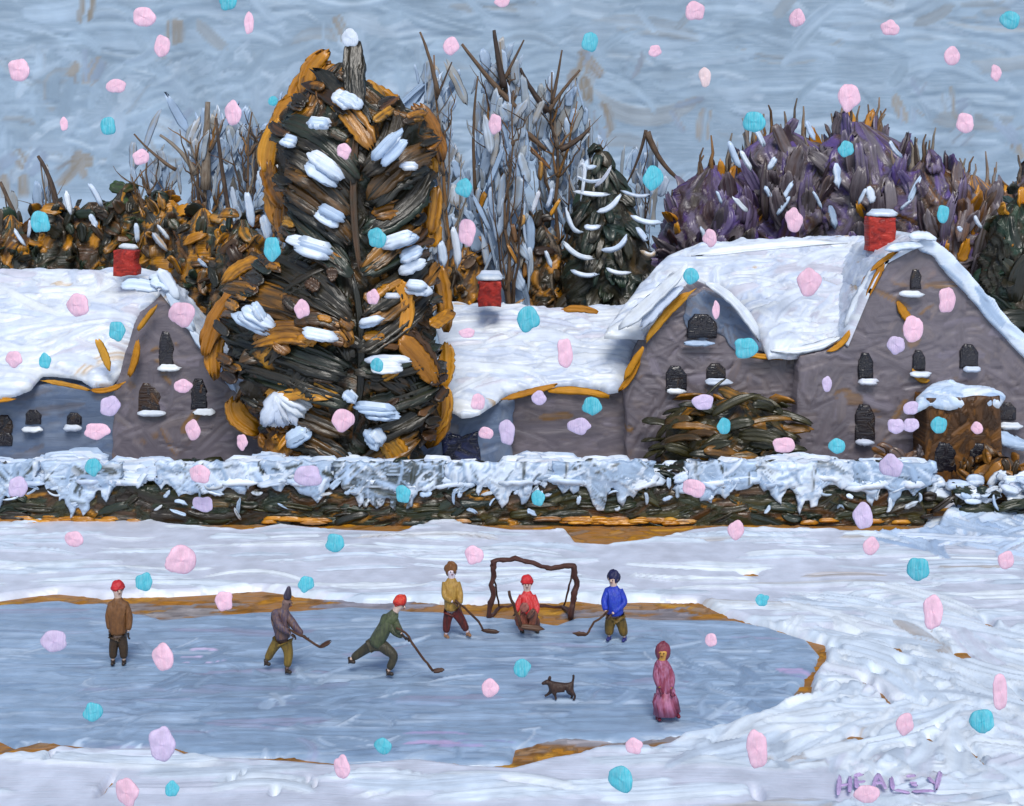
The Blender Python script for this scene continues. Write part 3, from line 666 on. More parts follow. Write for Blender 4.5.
big([(250, 345, 290, 320, 318, 345, 24), (330, 100, 355, 112, 374, 150, 22), (300, 82, 330, 92, 350, 118, 14), (372, 216, 398, 202, 420, 218, 20), (400, 330, 424, 352, 438, 386, 26), (322, 340, 342, 318, 352, 350, 20), (262, 400, 300, 380, 340, 396, 22),
     (378, 436, 404, 448, 400, 474, 26), (300, 468, 322, 446, 346, 462, 22), (300, 250, 325, 256, 345, 275, 14), (395, 282, 412, 300, 400, 340, 20), (290, 322, 320, 312, 345, 330, 14)], GOLD + BROWN, GOLD + DK[:1], t=.08)
big([(357, 94, 346, 72, 355, 50, 26), (372, 116, 348, 92, 308, 76, 18), (364, 160, 398, 146, 398, 110, 30), (366, 192, 404, 158, 434, 166, 34), (362, 218, 408, 214, 430, 182, 34), (360, 168, 322, 128, 276, 134, 30), (357, 200, 318, 166, 278, 166, 34),
     (355, 234, 316, 204, 282, 196, 32), (353, 264, 315, 238, 284, 222, 26), (362, 264, 394, 252, 426, 238, 28), (350, 304, 302, 268, 246, 272, 34), (350, 334, 290, 296, 222, 302, 32), (350, 362, 290, 352, 214, 334, 30), (352, 386, 300, 384, 222, 370, 26),
     (352, 424, 300, 408, 248, 408, 24), (350, 452, 312, 436, 278, 442, 26), (362, 304, 404, 296, 438, 262, 34), (362, 336, 394, 330, 432, 300, 30), (356, 356, 405, 376, 446, 354, 26), (364, 394, 405, 402, 442, 390, 22), (362, 424, 398, 434, 436, 412, 22), (360, 458, 388, 452, 422, 442, 24)], DK, DK + P((112, 78, 36, 3), (160, 108, 34, 1.6)), rise=13, t=.13)
for k in range(54):
    y = rng.uniform(95, 455); sd_ = rng.choice([1, 2]); x = np.interp(y, [p[0] for p in prof1], [p[sd_] for p in prof1]); sg = -1 if sd_ == 1 else 1; l = rng.uniform(12, 26)
    big([(x - sg * l * .8, y + 6, x - sg * l * .2, y - 1, x + sg * rng.uniform(-2, 5), y - rng.uniform(-4, 10), rng.uniform(8, 15))], DK if rng.random() < .7 else GOLD + BROWN, DK + BROWN, t=.07)
for k in range(46):                                         # loose brown and ochre licks between the lobes
    y = rng.uniform(80, 460); xl, xr = np.interp(y, [p[0] for p in prof1], [p[1] for p in prof1]), np.interp(y, [p[0] for p in prof1], [p[2] for p in prof1])
    x = rng.uniform(xl + 8, xr - 8); sg = -1 if x < 358 else 1; l = rng.uniform(12, 26); up_ = rng.uniform(-.2, .9)
    big([(x, y, x + sg * l * .5, y - up_ * l * .3 - 3, x + sg * l, y - up_ * l, rng.uniform(6, 15))], GOLD + BROWN + DK[:1] if y > 230 or rng.random() < .5 else DK, GOLD + BROWN, t=.08)
big([(362, 110, 346, 190, 362, 280, 8), (352, 270, 372, 350, 352, 440, 8)], DK, DK + BROWN, t=.08)
D.build('crown', M['foliage'], T1)
def t1y(x, y):
    pr = np.array(prof1, float); xl, xr = np.interp(y, pr[:, 0], pr[:, 1]), np.interp(y, pr[:, 0], pr[:, 2])
    hw = (xr - xl) / 2 * 43.5 / F; u = np.clip((x - (xl + xr) / 2) / ((xr - xl) / 2), -1, 1)
    return 43.5 - hw * .62 * math.sqrt(max(0, 1 - u * u)) - .42
for (x, y, rx, ry, a) in [(350, 101, 14, 14, .5), (320, 123, 15, 9, .1), (289, 143, 9, 8, .3), (326, 172, 27, 15, .6), (386, 147, 24, 12, -.8), (409, 167, 11, 5, 0), (329, 217, 20, 10, .5), (312, 247, 28, 12, .3),
                          (400, 243, 22, 12, -.3), (414, 258, 18, 12, -.4), (415, 289, 17, 11, .1), (392, 296, 9, 4, 0), (370, 323, 14, 8, -.2), (252, 320, 24, 12, .5), (322, 338, 22, 9, .2), (388, 364, 24, 11, 0),
                          (376, 410, 27, 11, .1), (350, 396, 9, 9, .8), (372, 440, 13, 10, .9), (296, 437, 17, 11, -.5), (258, 313, 16, 8, 1.0)]:
    clump(T1, x, y, rx, ry, t1y(x, y), a and SNOWB or SNOWP, ang=a)

# bare trees
def bare(name, label, px, ytop, ybase, Y, lean, n, spread_px, r0=.12, frost=0, pal=TWIG, group='bare winter trees', gold=0, hand=()):
    base = at(px, ybase, Y); t = thing(name, label, 'tree', (base[0], Y, 0), group)
    D = Dabs(); top = at(px + lean, ytop, Y); b0 = np.array([base[0], Y, -.25])
    tr = wig(b0, top, 14, .12); D.tube(tr, np.linspace(r0, r0 * .22, 14), pick(pal), pick(pal), k=7)
    D.build('trunk', M['bark'], t)
    D = Dabs()
    H = top[2] - base[2]
    for k in range(n):
        f = rng.uniform(.30, .93); p = tr[int(f * 13)]
        sgn = rng.choice([-1, 1]); hgt = (1 - f) * H * rng.uniform(.35, 1.0) + .5
        w = spread_px * Y / F * rng.uniform(.25, 1.0) * (1.1 - f * .5)
        q = p + np.array([sgn * w, rng.normal() * w * .6, hgt])
        q[2] = min(q[2], top[2] + rng.uniform(-.6, .2))
        m = (p + q) / 2 + np.array([sgn * w * .18, 0, -hgt * .12])
        u = np.linspace(0, 1, 8)[:, None]; path = (1 - u) ** 2 * p + 2 * u * (1 - u) * m + u * u * q
        path[1:-1] += rng.normal(size=(6, 3)) * .035
        rr_ = r0 * rng.uniform(.35, .62); D.tube(path, np.linspace(rr_, rr_ * .25, 8), pick(pal), pick(pal), k=6)
        for z in range(rng.integers(1, 4)):
            i = rng.integers(2, 7); e = path[i] + np.array([rng.normal() * .5, rng.normal() * .3, rng.uniform(.4, 1.1)])
            D.tube(wig(path[i], e, 5, .03), np.linspace(rr_ * .55, rr_ * .15, 5), pick(pal), pick(pal), k=5)
    for (x0, y0, xm, ym, x1, y1, wpx) in hand:
        a, m, q = at(x0, y0, Y - .2), at(xm, ym, Y - .2), at(x1, y1, Y - .2)
        u = np.linspace(0, 1, 9)[:, None]; path = (1 - u) ** 2 * a + 2 * u * (1 - u) * m + u * u * q
        D.tube(path, np.linspace(wpx * .5, wpx * .22, 9) * Y / F, pick(pal[:2]), pick(pal[:2]), k=7)
    D.build('branches', M['bark'], t)
    if frost:
        D = Dabs(); frost = int(frost * 2.6)
        for k in range(frost):
            f = rng.uniform(.1, 1.0); c = tr[int(f * 13)] + np.array([rng.normal() * spread_px * Y / F * .5, .3 + abs(rng.normal()) * .5, rng.normal() * .4])
            d = np.array([rng.normal() * .35, 0, 1]) * rng.uniform(.35, .95)
            D.dab([c - d, c + rng.normal(size=3) * .10, c + d], rng.uniform(.06, .42) * (1.5 if rng.random() < .15 else 1), .03, (rng.normal() * .15, -1, .25), pick(FROST), pick(FROST), seg=7, na=7, p=4)
        D.build('frost', M['snow'], t)
        if gold:
            D = Dabs()
            for k in range(gold):
                f = rng.uniform(.05, .7); c = tr[int(f * 13)] + np.array([rng.normal() * spread_px * Y / F * .5, rng.normal() * .5, rng.normal() * .4])
                d = np.array([rng.normal() * .5, 0, 1]) * rng.uniform(.2, .5)
                D.dab([c - d, c, c + d], rng.uniform(.1, .3), .06, (0, -1, .3), pick(GOLD + TWIG), pick(GOLD), seg=5, na=5)
            D.build('dead_leaves', M['foliage'], t)
    return t
bare('bare_tree', 'frosty bare tree right beside the tall conifer, its dark trunk leaning left at the top', 452, 55, 330, 52, -18, 10, 26, .13, 70, gold=10, hand=[(438, 95, 432, 60, 420, 32, 5), (436, 100, 444, 80, 452, 62, 3)])
bare('bare_tree', 'bare tree above the red barn chimney with a long dark branch crossing to its right', 492, 42, 330, 54, 8, 12, 30, .15, 90, gold=16, hand=[(520, 112, 488, 80, 462, 44, 7), (504, 88, 498, 60, 494, 30, 8), (504, 80, 514, 60, 524, 40, 4), (476, 200, 470, 130, 478, 76, 4)])
bare('bare_tree', 'bare tree forking near the sky between the barn chimney and the dark spruce', 548, 72, 330, 55, 4, 13, 34, .14, 100, gold=16, hand=[(548, 112, 530, 90, 520, 68, 7), (548, 112, 562, 90, 580, 70, 5), (552, 104, 558, 76, 562, 50, 4), (512, 122, 530, 135, 546, 150, 8), (560, 150, 578, 142, 590, 128, 7)])
bare('bare_tree', 'slim bare tree with dark lower stems standing directly over the barn roof', 520, 90, 330, 51.5, -6, 12, 24, .11, 60, gold=12, pal=TWIG[:2])
bare('bare_tree', 'thin pale bare tree just left of the dark spruce', 582, 120, 330, 56, 8, 8, 20, .10, 50, gold=6, pal=TWIG[2:] + TWIG[:1])
bare('bare_tree', 'bare tree with two thin twigs meeting in a peak above the spruce', 646, 135, 320, 60, 0, 5, 18, .08, 30, hand=[(646, 130, 640, 160, 626, 185, 4), (647, 132, 658, 165, 682, 182, 7)])
bare('bare_tree', 'pale bare tree left of the tall conifer with ochre at its fork', 208, 104, 330, 55, 0, 9, 34, .17, 60, gold=14, pal=TWIG[:1] + TWIG[2:], hand=[(206, 190, 206, 140, 208, 102, 11), (196, 175, 184, 150, 160, 135, 6), (176, 170, 155, 158, 134, 134, 4)])
bare('bare_tree', 'twiggy brown bare tree touching the left side of the conifer', 242, 112, 330, 54, 10, 12, 30, .14, 70, gold=14, hand=[(236, 250, 222, 180, 216, 118, 6), (252, 260, 250, 200, 262, 130, 4)])
bare('bare_tree', 'small crooked bare tree rising from the shrubs at the far left', 56, 158, 330, 58, -16, 4, 14, .12, 14, hand=[(58, 215, 54, 180, 38, 156, 7)])
bare('bare_tree', 'leaning bare sapling at the left edge of the woods', 16, 190, 330, 57, -12, 4, 14, .10, 10, hand=[(24, 245, 16, 215, 0, 182, 7)])
bare('bare_tree', 'bare tree over the cottage chimney with slanting ochre twigs', 168, 150, 330, 56, -20, 11, 30, .12, 50, gold=18, pal=TWIG[:1] + TWIG[3:])
bare('bare_tree', 'bare tree between the cottage gable and the conifer', 276, 170, 340, 50, -10, 9, 22, .12, 60, gold=18)

# spruce
T3 = thing('spruce', 'dark green spruce with curling white snow on its boughs, behind the barn and farmhouse roofs', 'tree', at(608, 166 + F * CZ / 53, 53))
trunk(T3, [(606, 420), (606, 250), (598, 156)], 53, .22, .04, DARKG)
D = Dabs(); prof3 = [(152, 590, 604), (180, 580, 622), (215, 568, 640), (250, 562, 654), (290, 556, 664), (330, 556, 664)]
add_hull(D, '', prof3, 53, T3, DARKG + P((60, 58, 44, 4), (44, 62, 54, 3), (110, 84, 50, 1)), shrink=.85, n=260, L=1.2, W=.45, amp=.12, res=.07)
crown_cloud(D, prof3, 53, 0, 110, DARKG + P((60, 58, 44, 4), (44, 62, 54, 3)), 1.3, .5, .08, 'droop', (.8, 1), drop=.7)
D.build('crown', M['foliage'], T3)
D = Dabs()
for (x0, y0, xm, ym, x1, y1, w) in [(580, 205, 590, 150, 578, 170, 4), (572, 190, 590, 196, 612, 194, 6), (588, 158, 582, 172, 598, 166, 5), (596, 212, 612, 212, 622, 192, 6), (594, 188, 606, 180, 612, 164, 3), (566, 205, 570, 236, 584, 232, 5),
                                    (600, 250, 622, 254, 628, 232, 6), (584, 226, 592, 230, 602, 226, 6), (620, 190, 640, 200, 650, 194, 4), (630, 215, 645, 226, 664, 222, 6), (636, 226, 650, 246, 644, 236, 7), (562, 240, 576, 262, 596, 258, 5),
                                    (576, 176, 590, 186, 606, 178, 4), (605, 268, 618, 276, 632, 272, 5), (570, 270, 584, 280, 600, 274, 4), (640, 250, 652, 262, 656, 250, 5)]:
    D.dab([at(x0, y0, 51.2), at(xm, ym, 51.0), at(x1, y1, 51.2)], w * 51 / F, .10, (0, -.8, .6), pick(SNOWP), pick(SNOWB), seg=9, na=6)
D.build('snow_on_boughs', M['snow'], T3)

# violet-grey round trees behind the farmhouse
def round_tree(name, label, px, prof, Y, ybase, pal, n, snow=(), hand=(), group=None, ln=2.0, w=.55, mode='fan', gold=0, tips=0, goldpal=GOLD):
    t = thing(name, label, 'tree', (at(px, 300, Y)[0], Y, 0), group)
    trunk(t, [(px, 420), (px, 330), (px, prof[0][0] + 30)], Y, .24, .05, TWIG)
    D = Dabs(); add_hull(D, '', prof, Y, t, pal, shrink=.9, n=420, L=2.2, W=.42, amp=.12, mode='fan', res=.07)
    crown_cloud(D, prof, Y, ybase, int(n * .26), pal, ln, w, .07, mode, (.86, 1.0))
    if gold: crown_cloud(D, prof, Y + .3, ybase, gold, goldpal, ln * .8, w * .8, .1, mode, (.85, 1.03))
    D.build('crown', M['foliage'], t)
    if tips:
        D = Dabs(); pr = np.array(prof, float)
        for k in range(int(tips * 2) + 4):
            y = pr[0, 0] + abs(rng.normal()) * (pr[-1, 0] - pr[0, 0]) * .3; f = rng.uniform(-1, 1)
            xl, xr = np.interp(y, pr[:, 0], pr[:, 1]), np.interp(y, pr[:, 0], pr[:, 2])
            x = (xl + xr) / 2 + (xr - xl) / 2 * rng.uniform(-.95, .95); l = rng.uniform(16, 32)
            a, q = at(x, y + 12, Y), at(x + (x - px) * .12 + rng.normal() * 4, y - l, Y)
            D.tube(wig(a, q, 6, .06), np.linspace(.11, .03, 6), pick(TWIG + P((150, 142, 136, 4))), pick(TWIG), k=6)
        D.build('branch_tips', M['bark'], t)
    if snow:
        D = Dabs()
        for (x0, y0, x1, y1, w_) in snow:
            yf = Y - 3.0
            D.dab([at(x0, y0, yf), at((x0 + x1) / 2 + rng.normal() * 2, (y0 + y1) / 2, yf), at(x1, y1, yf)], w_ * yf / F, .10, (0, -.8, .6), pick(SNOWB), pick(SNOWB), seg=7, na=6)
        D.build('snow_streaks', M['snow'], t)
    return t
G5 = 'violet grey trees behind the farmhouse'
round_tree('round_tree', 'violet brown round tree at the left end of the farmhouse ridge', 700, [(162, 700, 728), (180, 682, 745), (210, 664, 764), (245, 654, 770), (300, 650, 776)], 56, 320, VIOLET + P((60, 36, 44, 2)), 230,
           [(722, 205, 716, 190, 3), (728, 140, 740, 170, 7), (700, 226, 706, 244, 5), (732, 196, 748, 214, 3)], group=G5, gold=18, tips=6)
round_tree('round_tree', 'broad violet and grey round tree with white snow streaks above the long snow roof', 780, [(126, 764, 800), (146, 742, 830), (174, 728, 850), (210, 716, 858), (260, 710, 862)], 57, 330, VIOLET, 330,
           [(768, 170, 776, 156, 6), (790, 196, 776, 216, 5), (806, 120, 816, 142, 6), (764, 186, 772, 200, 5), (782, 200, 794, 180, 5), (740, 150, 752, 172, 5), (754, 128, 764, 148, 5), (830, 205, 836, 230, 8), (812, 190, 822, 210, 4)], group=G5, gold=12, tips=12)
round_tree('round_tree', 'tall violet round tree with upright brown tips directly behind the red farmhouse chimney', 862, [(118, 838, 874), (138, 820, 898), (165, 806, 918), (205, 800, 930), (260, 796, 935)], 56, 330, VIOLET, 340,
           [(836, 162, 838, 190, 8), (868, 186, 872, 206, 9), (922, 175, 908, 205, 6), (890, 140, 902, 158, 5), (900, 210, 912, 200, 4), (866, 188, 858, 205, 4)], group=G5, gold=16, tips=14)
round_tree('round_tree', 'violet and brown round tree behind the peak of the large gable', 925, [(156, 910, 940), (174, 896, 962), (200, 886, 980), (230, 880, 990), (290, 880, 996)], 54, 330, VIOLET + BROWN, 260,
           [(958, 226, 962, 232, 5), (975, 215, 982, 228, 5)], group=G5, gold=26, tips=8)
round_tree('russet_tree', 'russet and ochre tree rising right of the large gable', 975, [(172, 962, 984), (190, 945, 1000), (215, 935, 1016), (250, 930, 1026), (320, 935, 1030)], 56, 340, BROWN + GOLD + VIOLET[:1] + VIOLET[2:3], 250, group=None, gold=24, tips=6)
round_tree('evergreen_tree', 'dark green evergreen at the right edge above the snowy verge', 1022, [(188, 1014, 1034), (215, 996, 1050), (250, 985, 1065), (300, 975, 1080), (360, 990, 1080)], 51, 360, DARKG + P((40, 62, 44, 3)), 220, mode='mix', gold=14)
round_tree('russet_tree', 'brown twiggy tree cut off by the right edge of the picture', 1050, [(160, 1030, 1065), (190, 1008, 1090), (240, 1000, 1100), (330, 1000, 1100)], 57, 340, TWIG + BROWN + VIOLET[:2], 170, tips=8)

# shrubs and woods at the left
G6 = 'woods behind the cottage'
WOOD = DARKG + P((64, 58, 48, 3), (90, 76, 60, 2), (44, 64, 50, 2)) + BROWN[:1] + [(GOLD[0][0], 2.6)]
def shrub(label, px, prof, Y, n, pal, snow=(), name='shrub', group=G6, ln=.8, w=.4, mode='mix', cat='shrub', yb=330):
    t = thing(name, label, cat, (at(px, 300, Y)[0], Y, 0), group)
    trunk(t, [(px, 420), (px + 2, prof[0][0] + 25)], Y, .12, .04, TWIG)
    D = Dabs(); add_hull(D, '', prof, Y, t, pal, shrink=.82, n=200, L=.9, W=.36, amp=.12, mode='sweep' if mode == 'sweep' else 'fan', res=.07)
    crown_cloud(D, prof, Y, yb, int(n * .6), pal, ln, w, .07, mode, (.6, 1)); D.build('crown', M['foliage'], t)
    if snow:
        D = Dabs()
        for (x0, y0, x1, y1, w_) in snow:
            yf = Y - 2.2
            D.dab([at(x0, y0, yf), at((x0 + x1) / 2 + rng.normal() * 2, (y0 + y1) / 2, yf), at(x1, y1, yf)], w_ * yf / F, .10, (0, -.8, .6), pick(SNOWB), pick(SNOWP), seg=7, na=6)
        D.build('snow_streaks', M['snow'], t)
    return t
shrub('dark ochre-flecked shrub at the far left edge above the cottage roof', 8, [(212, 0, 22), (235, -20, 34), (270, -30, 44), (320, -30, 50)], 55, 130, WOOD, [(14, 228, 26, 246, 4), (28, 238, 30, 218, 4)])
shrub('brown and green shrub topped by the turquoise flake behind the cottage roof', 44, [(204, 30, 62), (230, 16, 80), (262, 10, 86), (320, 10, 90)], 56, 150, WOOD, [(66, 190, 72, 216, 6)])
shrub('dark shrub left of the red cottage chimney with white streaks', 88, [(198, 78, 108), (225, 62, 122), (262, 58, 128), (320, 58, 130)], 56.5, 170, WOOD, [(88, 182, 102, 208, 6), (90, 214, 98, 228, 6), (118, 246, 140, 248, 7), (136, 222, 138, 244, 6)])
shrub('bright green topped shrub just above the red cottage chimney', 126, [(184, 116, 134), (204, 102, 156), (240, 96, 160), (320, 96, 160)], 56, 150, WOOD + P((62, 84, 44, 3)), [(152, 232, 168, 252, 7), (156, 224, 170, 240, 4)])
shrub('ochre and dark green shrub right of the cottage chimney', 166, [(196, 158, 180), (220, 140, 200), (262, 136, 206), (330, 140, 206)], 55, 180, WOOD + [(GOLD[0][0], 3)], [(158, 226, 168, 240, 4)])
shrub('russet shrub over the cottage gable peak', 202, [(205, 190, 216), (235, 174, 236), (280, 170, 240), (340, 176, 244)], 52, 190, WOOD + BROWN + [(GOLD[0][0], 2)], [(228, 262, 244, 276, 7), (198, 258, 208, 268, 4)])
shrub('dark ochre shrub squeezed between the cottage and the conifer', 240, [(215, 228, 256), (250, 214, 274), (300, 206, 280), (390, 220, 284)], 50, 200, WOOD + BROWN + [(GOLD[0][0], 2)], [(246, 190, 252, 230, 8), (262, 214, 270, 244, 10)])
# understory between the bare trees
shrub('tangled brown undergrowth beneath the frosty bare trees left of the barn chimney', 462, [(236, 446, 478), (262, 436, 492), (320, 432, 498)], 53, 90, TWIG + GOLD[:1] + DARKG[:1], [(452, 225, 458, 270, 8), (440, 240, 444, 268, 9)], group='undergrowth behind the barn')
shrub('tangled dark undergrowth right of the barn chimney', 530, [(212, 518, 545), (250, 500, 566), (320, 496, 574)], 54, 140, TWIG + GOLD[:1] + DARKG[:2], [(552, 186, 546, 210, 5), (540, 190, 532, 214, 5), (545, 250, 552, 268, 5), (522, 240, 528, 262, 4)], group='undergrowth behind the barn')

# the evergreen bush in front of the farmhouse and shrubs at its foot
shrub('broad dark olive bush with ochre gaps in front of the farmhouse wall', 722, [(394, 702, 770), (408, 676, 796), (430, 660, 802), (470, 652, 804), (492, 652, 804)], 43.9, 230, P((52, 50, 26, 5), (66, 60, 30, 3), (42, 42, 28, 3), (168, 112, 28, 2.4), (84, 60, 30, 1)), group='bushes by the farmhouse', ln=1.3, w=.3, name='bush', mode='sweep', cat='bush', yb=492)
shrub('small ochre and brown bush at the hedge beside the brown porch', 896, [(452, 880, 916), (470, 872, 928), (492, 868, 932)], 43.0, 70, P((120, 80, 40, 3), (150, 100, 40, 2), (96, 88, 90, 3)), group='bushes by the farmhouse', name='bush', cat='bush', ln=.7, w=.28, yb=492)
shrub('ochre bush at the foot of the brown porch by the right edge', 1002, [(452, 992, 1020), (466, 966, 1036), (492, 950, 1050)], 42.6, 90, P((120, 80, 34, 3), (160, 106, 36, 2), (62, 48, 30, 3)), [(1000, 486, 1020, 492, 10)], group='bushes by the farmhouse', name='bush', cat='bush', ln=.7, w=.3, yb=492)
sb = shrub('small ochre bush under a fan of white snow beside the cottage wall', 284, [(410, 270, 298), (430, 262, 312), (492, 260, 316)], 42.7, 60, GOLD + BROWN, group='bushes by the cottage', name='bush', cat='bush', ln=.6, w=.3, yb=492)
D = Dabs()
for (x1, y1) in [(262, 428), (272, 430), (284, 430), (296, 428), (306, 418), (312, 408)]:
    D.dab([at(277, 392, 41.9), at((276 + x1) / 2 + 3, (394 + y1) / 2 - 3, 41.7), at(x1, y1, 41.9)], 18 * 42 / F, .12, (0, -.8, .6), pick(SNOWP), pick(SNOWP), seg=7, na=7)
D.build('snow_fan', M['snow'], sb)

# ------------------------------------------------------------------ the clipped hedge
hd = thing('hedge', 'long low dark green hedge under ragged snow running the full width behind the pond', 'hedge', (0, 41, 0))
D = Dabs(); HP = P((46, 50, 28, 4), (36, 48, 34, 4), (70, 66, 34, 2), (44, 34, 24, 4), (26, 40, 34, 2))
# solid woody core
k0 = np.array([(-21, 40.5, -.2), (12.0, 40.5, -.2), (12.0, 42.0, -.2), (-21, 42.0, -.2), (-21, 40.5, 1.25), (12.0, 40.5, 1.25), (12.0, 42.0, 1.25), (-21, 42.0, 1.25)])
D.V.append(k0); D.F += [[0, 1, 5, 4], [1, 2, 6, 5], [2, 3, 7, 6], [3, 0, 4, 7], [4, 5, 6, 7]]; D.A.append(np.tile(HP[0][0], (8, 1))); D.B.append(np.tile(HP[3][0], (8, 1))); D.S.append(k0 * 6); D.n += 8
for k in range(420):
    x = rng.uniform(-18.5, 18.5); z = rng.uniform(.0, 1.3)
    y = 40.25 + rng.uniform(0, .35) + .25 * (z / 2) ** 2
    if x > 12.0 and (z < .3 or z > 1.0): continue
    l = rng.uniform(.35, 1.1) * (1.25 if z < .7 else .8); a = rng.normal() * (.22 if z < .6 else .7)
    d = np.array([math.cos(a), 0, math.sin(a)]) * l / 2; c = np.array([x, y, z])
    D.dab([c - d, c + [0, -.05, rng.normal() * .12], c + d], rng.uniform(.12, .32), .10, (0, -1, .4), pick(HP), pick(HP), seg=6, na=6)
for k in range(500):
    c = np.array([rng.uniform(-19, 19), rng.uniform(40.5, 42.2), rng.uniform(1.15, 1.4)]); a = rng.uniform(0, 3.1); d = np.array([math.cos(a), math.sin(a), 0]) * .35
    if c[0] > 12: continue
    D.dab([c - d, c + [0, 0, .1], c + d], .3, .1, (0, 0, 1), pick(HP), pick(HP), seg=5, na=4)
D.build('foliage', M['foliage'], hd)
wallpoly('clipped_face', [(-130, 531), (925, 531), (925, 484), (-130, 484)], 40.32, M['foliage'], HP + BROWN[:1] + [(GOLD[0][0], 1.0)], hd, res=.055, n=1500, L=1.5, W=.3, ang=0, spread=.28, back=.3, amp=.07, wob=2.0, bend=.5)
D = Dabs()
for k in range(230):                                        # wisps of dead grass at the foot
    x = rng.uniform(-18, 18)
    if not (x < -10.8 or -7.5 < x < -5.2 or 1.6 < x < 5.2 or rng.random() < .08): continue
    c = np.array([x, 40.1 + rng.uniform(0, .15), rng.uniform(.04, .16)]); l = rng.uniform(.4, 1.0)
    D.dab([c - [l / 2, 0, 0], c + [0, 0, .05], c + [l / 2, 0, 0]], .14, .07, (0, -1, .6), pick(GOLD), pick(OCHRE), seg=6, na=5)
D.build('dry_grass', M['foliage'], hd)
def snow_top(x):
    return 1.37 + .10 * math.sin(x * .9 + .5) + .08 * math.sin(x * 2.3) + (.0 if x < 12 else -.25)
D = Dabs()
for k in range(700):                                        # snow pillow along the top
    x = rng.uniform(-19, 19); y = rng.uniform(40.2, 42.1)
    if x > 11.9: continue
    c = np.array([x, y, snow_top(x) - .06 - .25 * max(0, 40.6 - y)]); l = rng.uniform(.6, 1.6); a = rng.normal() * .25
    d = np.array([math.cos(a), 0, math.sin(a) * .3]) * l / 2
    D.dab([c - d, c + [0, 0, .08], c + d], rng.uniform(.3, .6), .14, (0, -.6, .8), pick(SNOWB), pick(SNOWP), seg=7, na=7)
for k in range(240):                                        # ragged snow caught on the face
    x = rng.uniform(-18.5, 18.5); z = 1.38 - abs(rng.normal()) * .5
    dens = .62 + .38 * math.sin(x * 1.9) * math.sin(x * .63 + 1)
    if z < .3 or (z < 1.15 and rng.random() > dens): continue
    if x > 12.0 and (z < .4 or z > 1.05): continue
    c = np.array([x, 40.12 + .12 * (z / 2) ** 2, z]); a = rng.choice([rng.normal() * .4, 1.2 + rng.normal() * .4]) ; l = rng.uniform(.22, .7) * (1.2 if z > 1.3 else .8)
    d = np.array([math.cos(a), 0, math.sin(a)]) * l / 2
    wd_ = rng.uniform(.05, .17) if z < 1.1 else rng.uniform(.12, .36)
    D.dab([c - d, c + rng.normal(size=3) * [.10, .02, .10], c + d], wd_, .05, (0, -1, .4), pick(SNOWB), pick(SNOWB + FROST + HP[:1]), seg=7, na=6, b=.04)
for k in range(70):                                         # the messy end by the porch
    c = np.array([rng.uniform(12.0, 18), rng.uniform(40.3, 41.5), rng.uniform(.6, 1.15)]); a = rng.normal() * .7; d = np.array([math.cos(a), 0, math.sin(a) * .6]) * rng.uniform(.2, .5)
    D.dab([c - d, c + [0, 0, .06], c + d], rng.uniform(.15, .4), .08, (0, -.8, .6), pick(SNOWB), pick(SNOWP), seg=7, na=6)
D.build('snow_cover', M['snow'], hd)
xs_ = -60
while xs_ < 925:                                            # broad smears of snow draped down the clipped face
    w_ = rng.uniform(45, 110); x1_ = min(xs_ + w_, 932); lo = [(x, 484 + rng.uniform(0, 32) * math.sin(math.pi * (x - xs_) / (x1_ - xs_ + .1)) + rng.normal() * 3) for x in np.arange(x1_, xs_, -6)]
    wallpoly('draped_snow', [(xs_ - 4, 462), (x1_ + 4, 462)] + lo, 40.15, M['snow'], SNOWB + FROST[:1] + P((56, 60, 52, 2.6)), hd, res=.05, T=.05, rr=.06, back=.15, amp=.05, n=int(w_ * 1.1), L=.8, W=.2, ang=rng.choice([-.5, .4, 1.0, 1.5]), spread=.8, wob=1.5, step=5, dry=.05, bend=.5)
    xs_ = x1_ + (rng.uniform(-6, 12) if rng.random() < .6 else rng.uniform(10, 40))

# ------------------------------------------------------------------ figures
def skin_mesh(nodes, edges, root, sub=2):
    names = list(nodes); me = bpy.data.meshes.new('tmp')
    me.from_pydata([tuple(map(float, nodes[n][0])) for n in names], [(names.index(a), names.index(b)) for a, b in edges], [])
    o = bpy.data.objects.new('tmp', me); C.link(o)
    md = o.modifiers.new('s', 'SKIN'); sv = me.skin_vertices[0].data
    for i, n in enumerate(names):
        r_ = nodes[n][1]; r_ = (r_, r_) if np.isscalar(r_) else r_
        sv[i].radius = r_; sv[i].use_root = (n == root)
    md.use_smooth_shade = True
    s = o.modifiers.new('d', 'SUBSURF'); s.levels = sub; s.render_levels = sub
    dg = bpy.context.evaluated_depsgraph_get(); dg.update()
    ev = o.evaluated_get(dg).to_mesh()
    V = np.array([v.co[:] for v in ev.vertices]); Fc = [list(p.vertices) for p in ev.polygons]
    o.evaluated_get(dg).to_mesh_clear(); bpy.data.objects.remove(o); bpy.data.meshes.remove(me)
    return V, Fc
def part(name, nodes, edges, root, pal, parent, mat='cloth', sub=2, v=6):
    V, Fc = skin_mesh(nodes, edges, root, sub)
    a = pal[0][0] * rng.uniform(.92, 1.08); c = pal[min(len(pal) - 1, 1 + int(rng.integers(0, max(1, len(pal) - 1))))][0] * rng.uniform(.7, 1.1)
    # vertical painterly streaks
    suv = np.stack([V[:, 0] * 26, V[:, 1] * 26, V[:, 2] * 4], -1)
    n = rng.random(len(V))[:, None]
    return mkobj(name, V, Fc, M[mat], parent, a, c, suv)
def dab_part(name, items, Yf, pal, parent, mat='cloth', t=.025):
    D = Dabs(); s = Yf / F
    for (x0, y0, xm, ym, x1, y1, w) in items:
        D.dab([at(x0, y0, Yf), at(xm, ym, Yf), at(x1, y1, Yf)], w * s, t, (0, -.9, .3), pick(pal), pick(pal), seg=7, na=6, b=.02)
    return D.build(name, M[mat], parent)

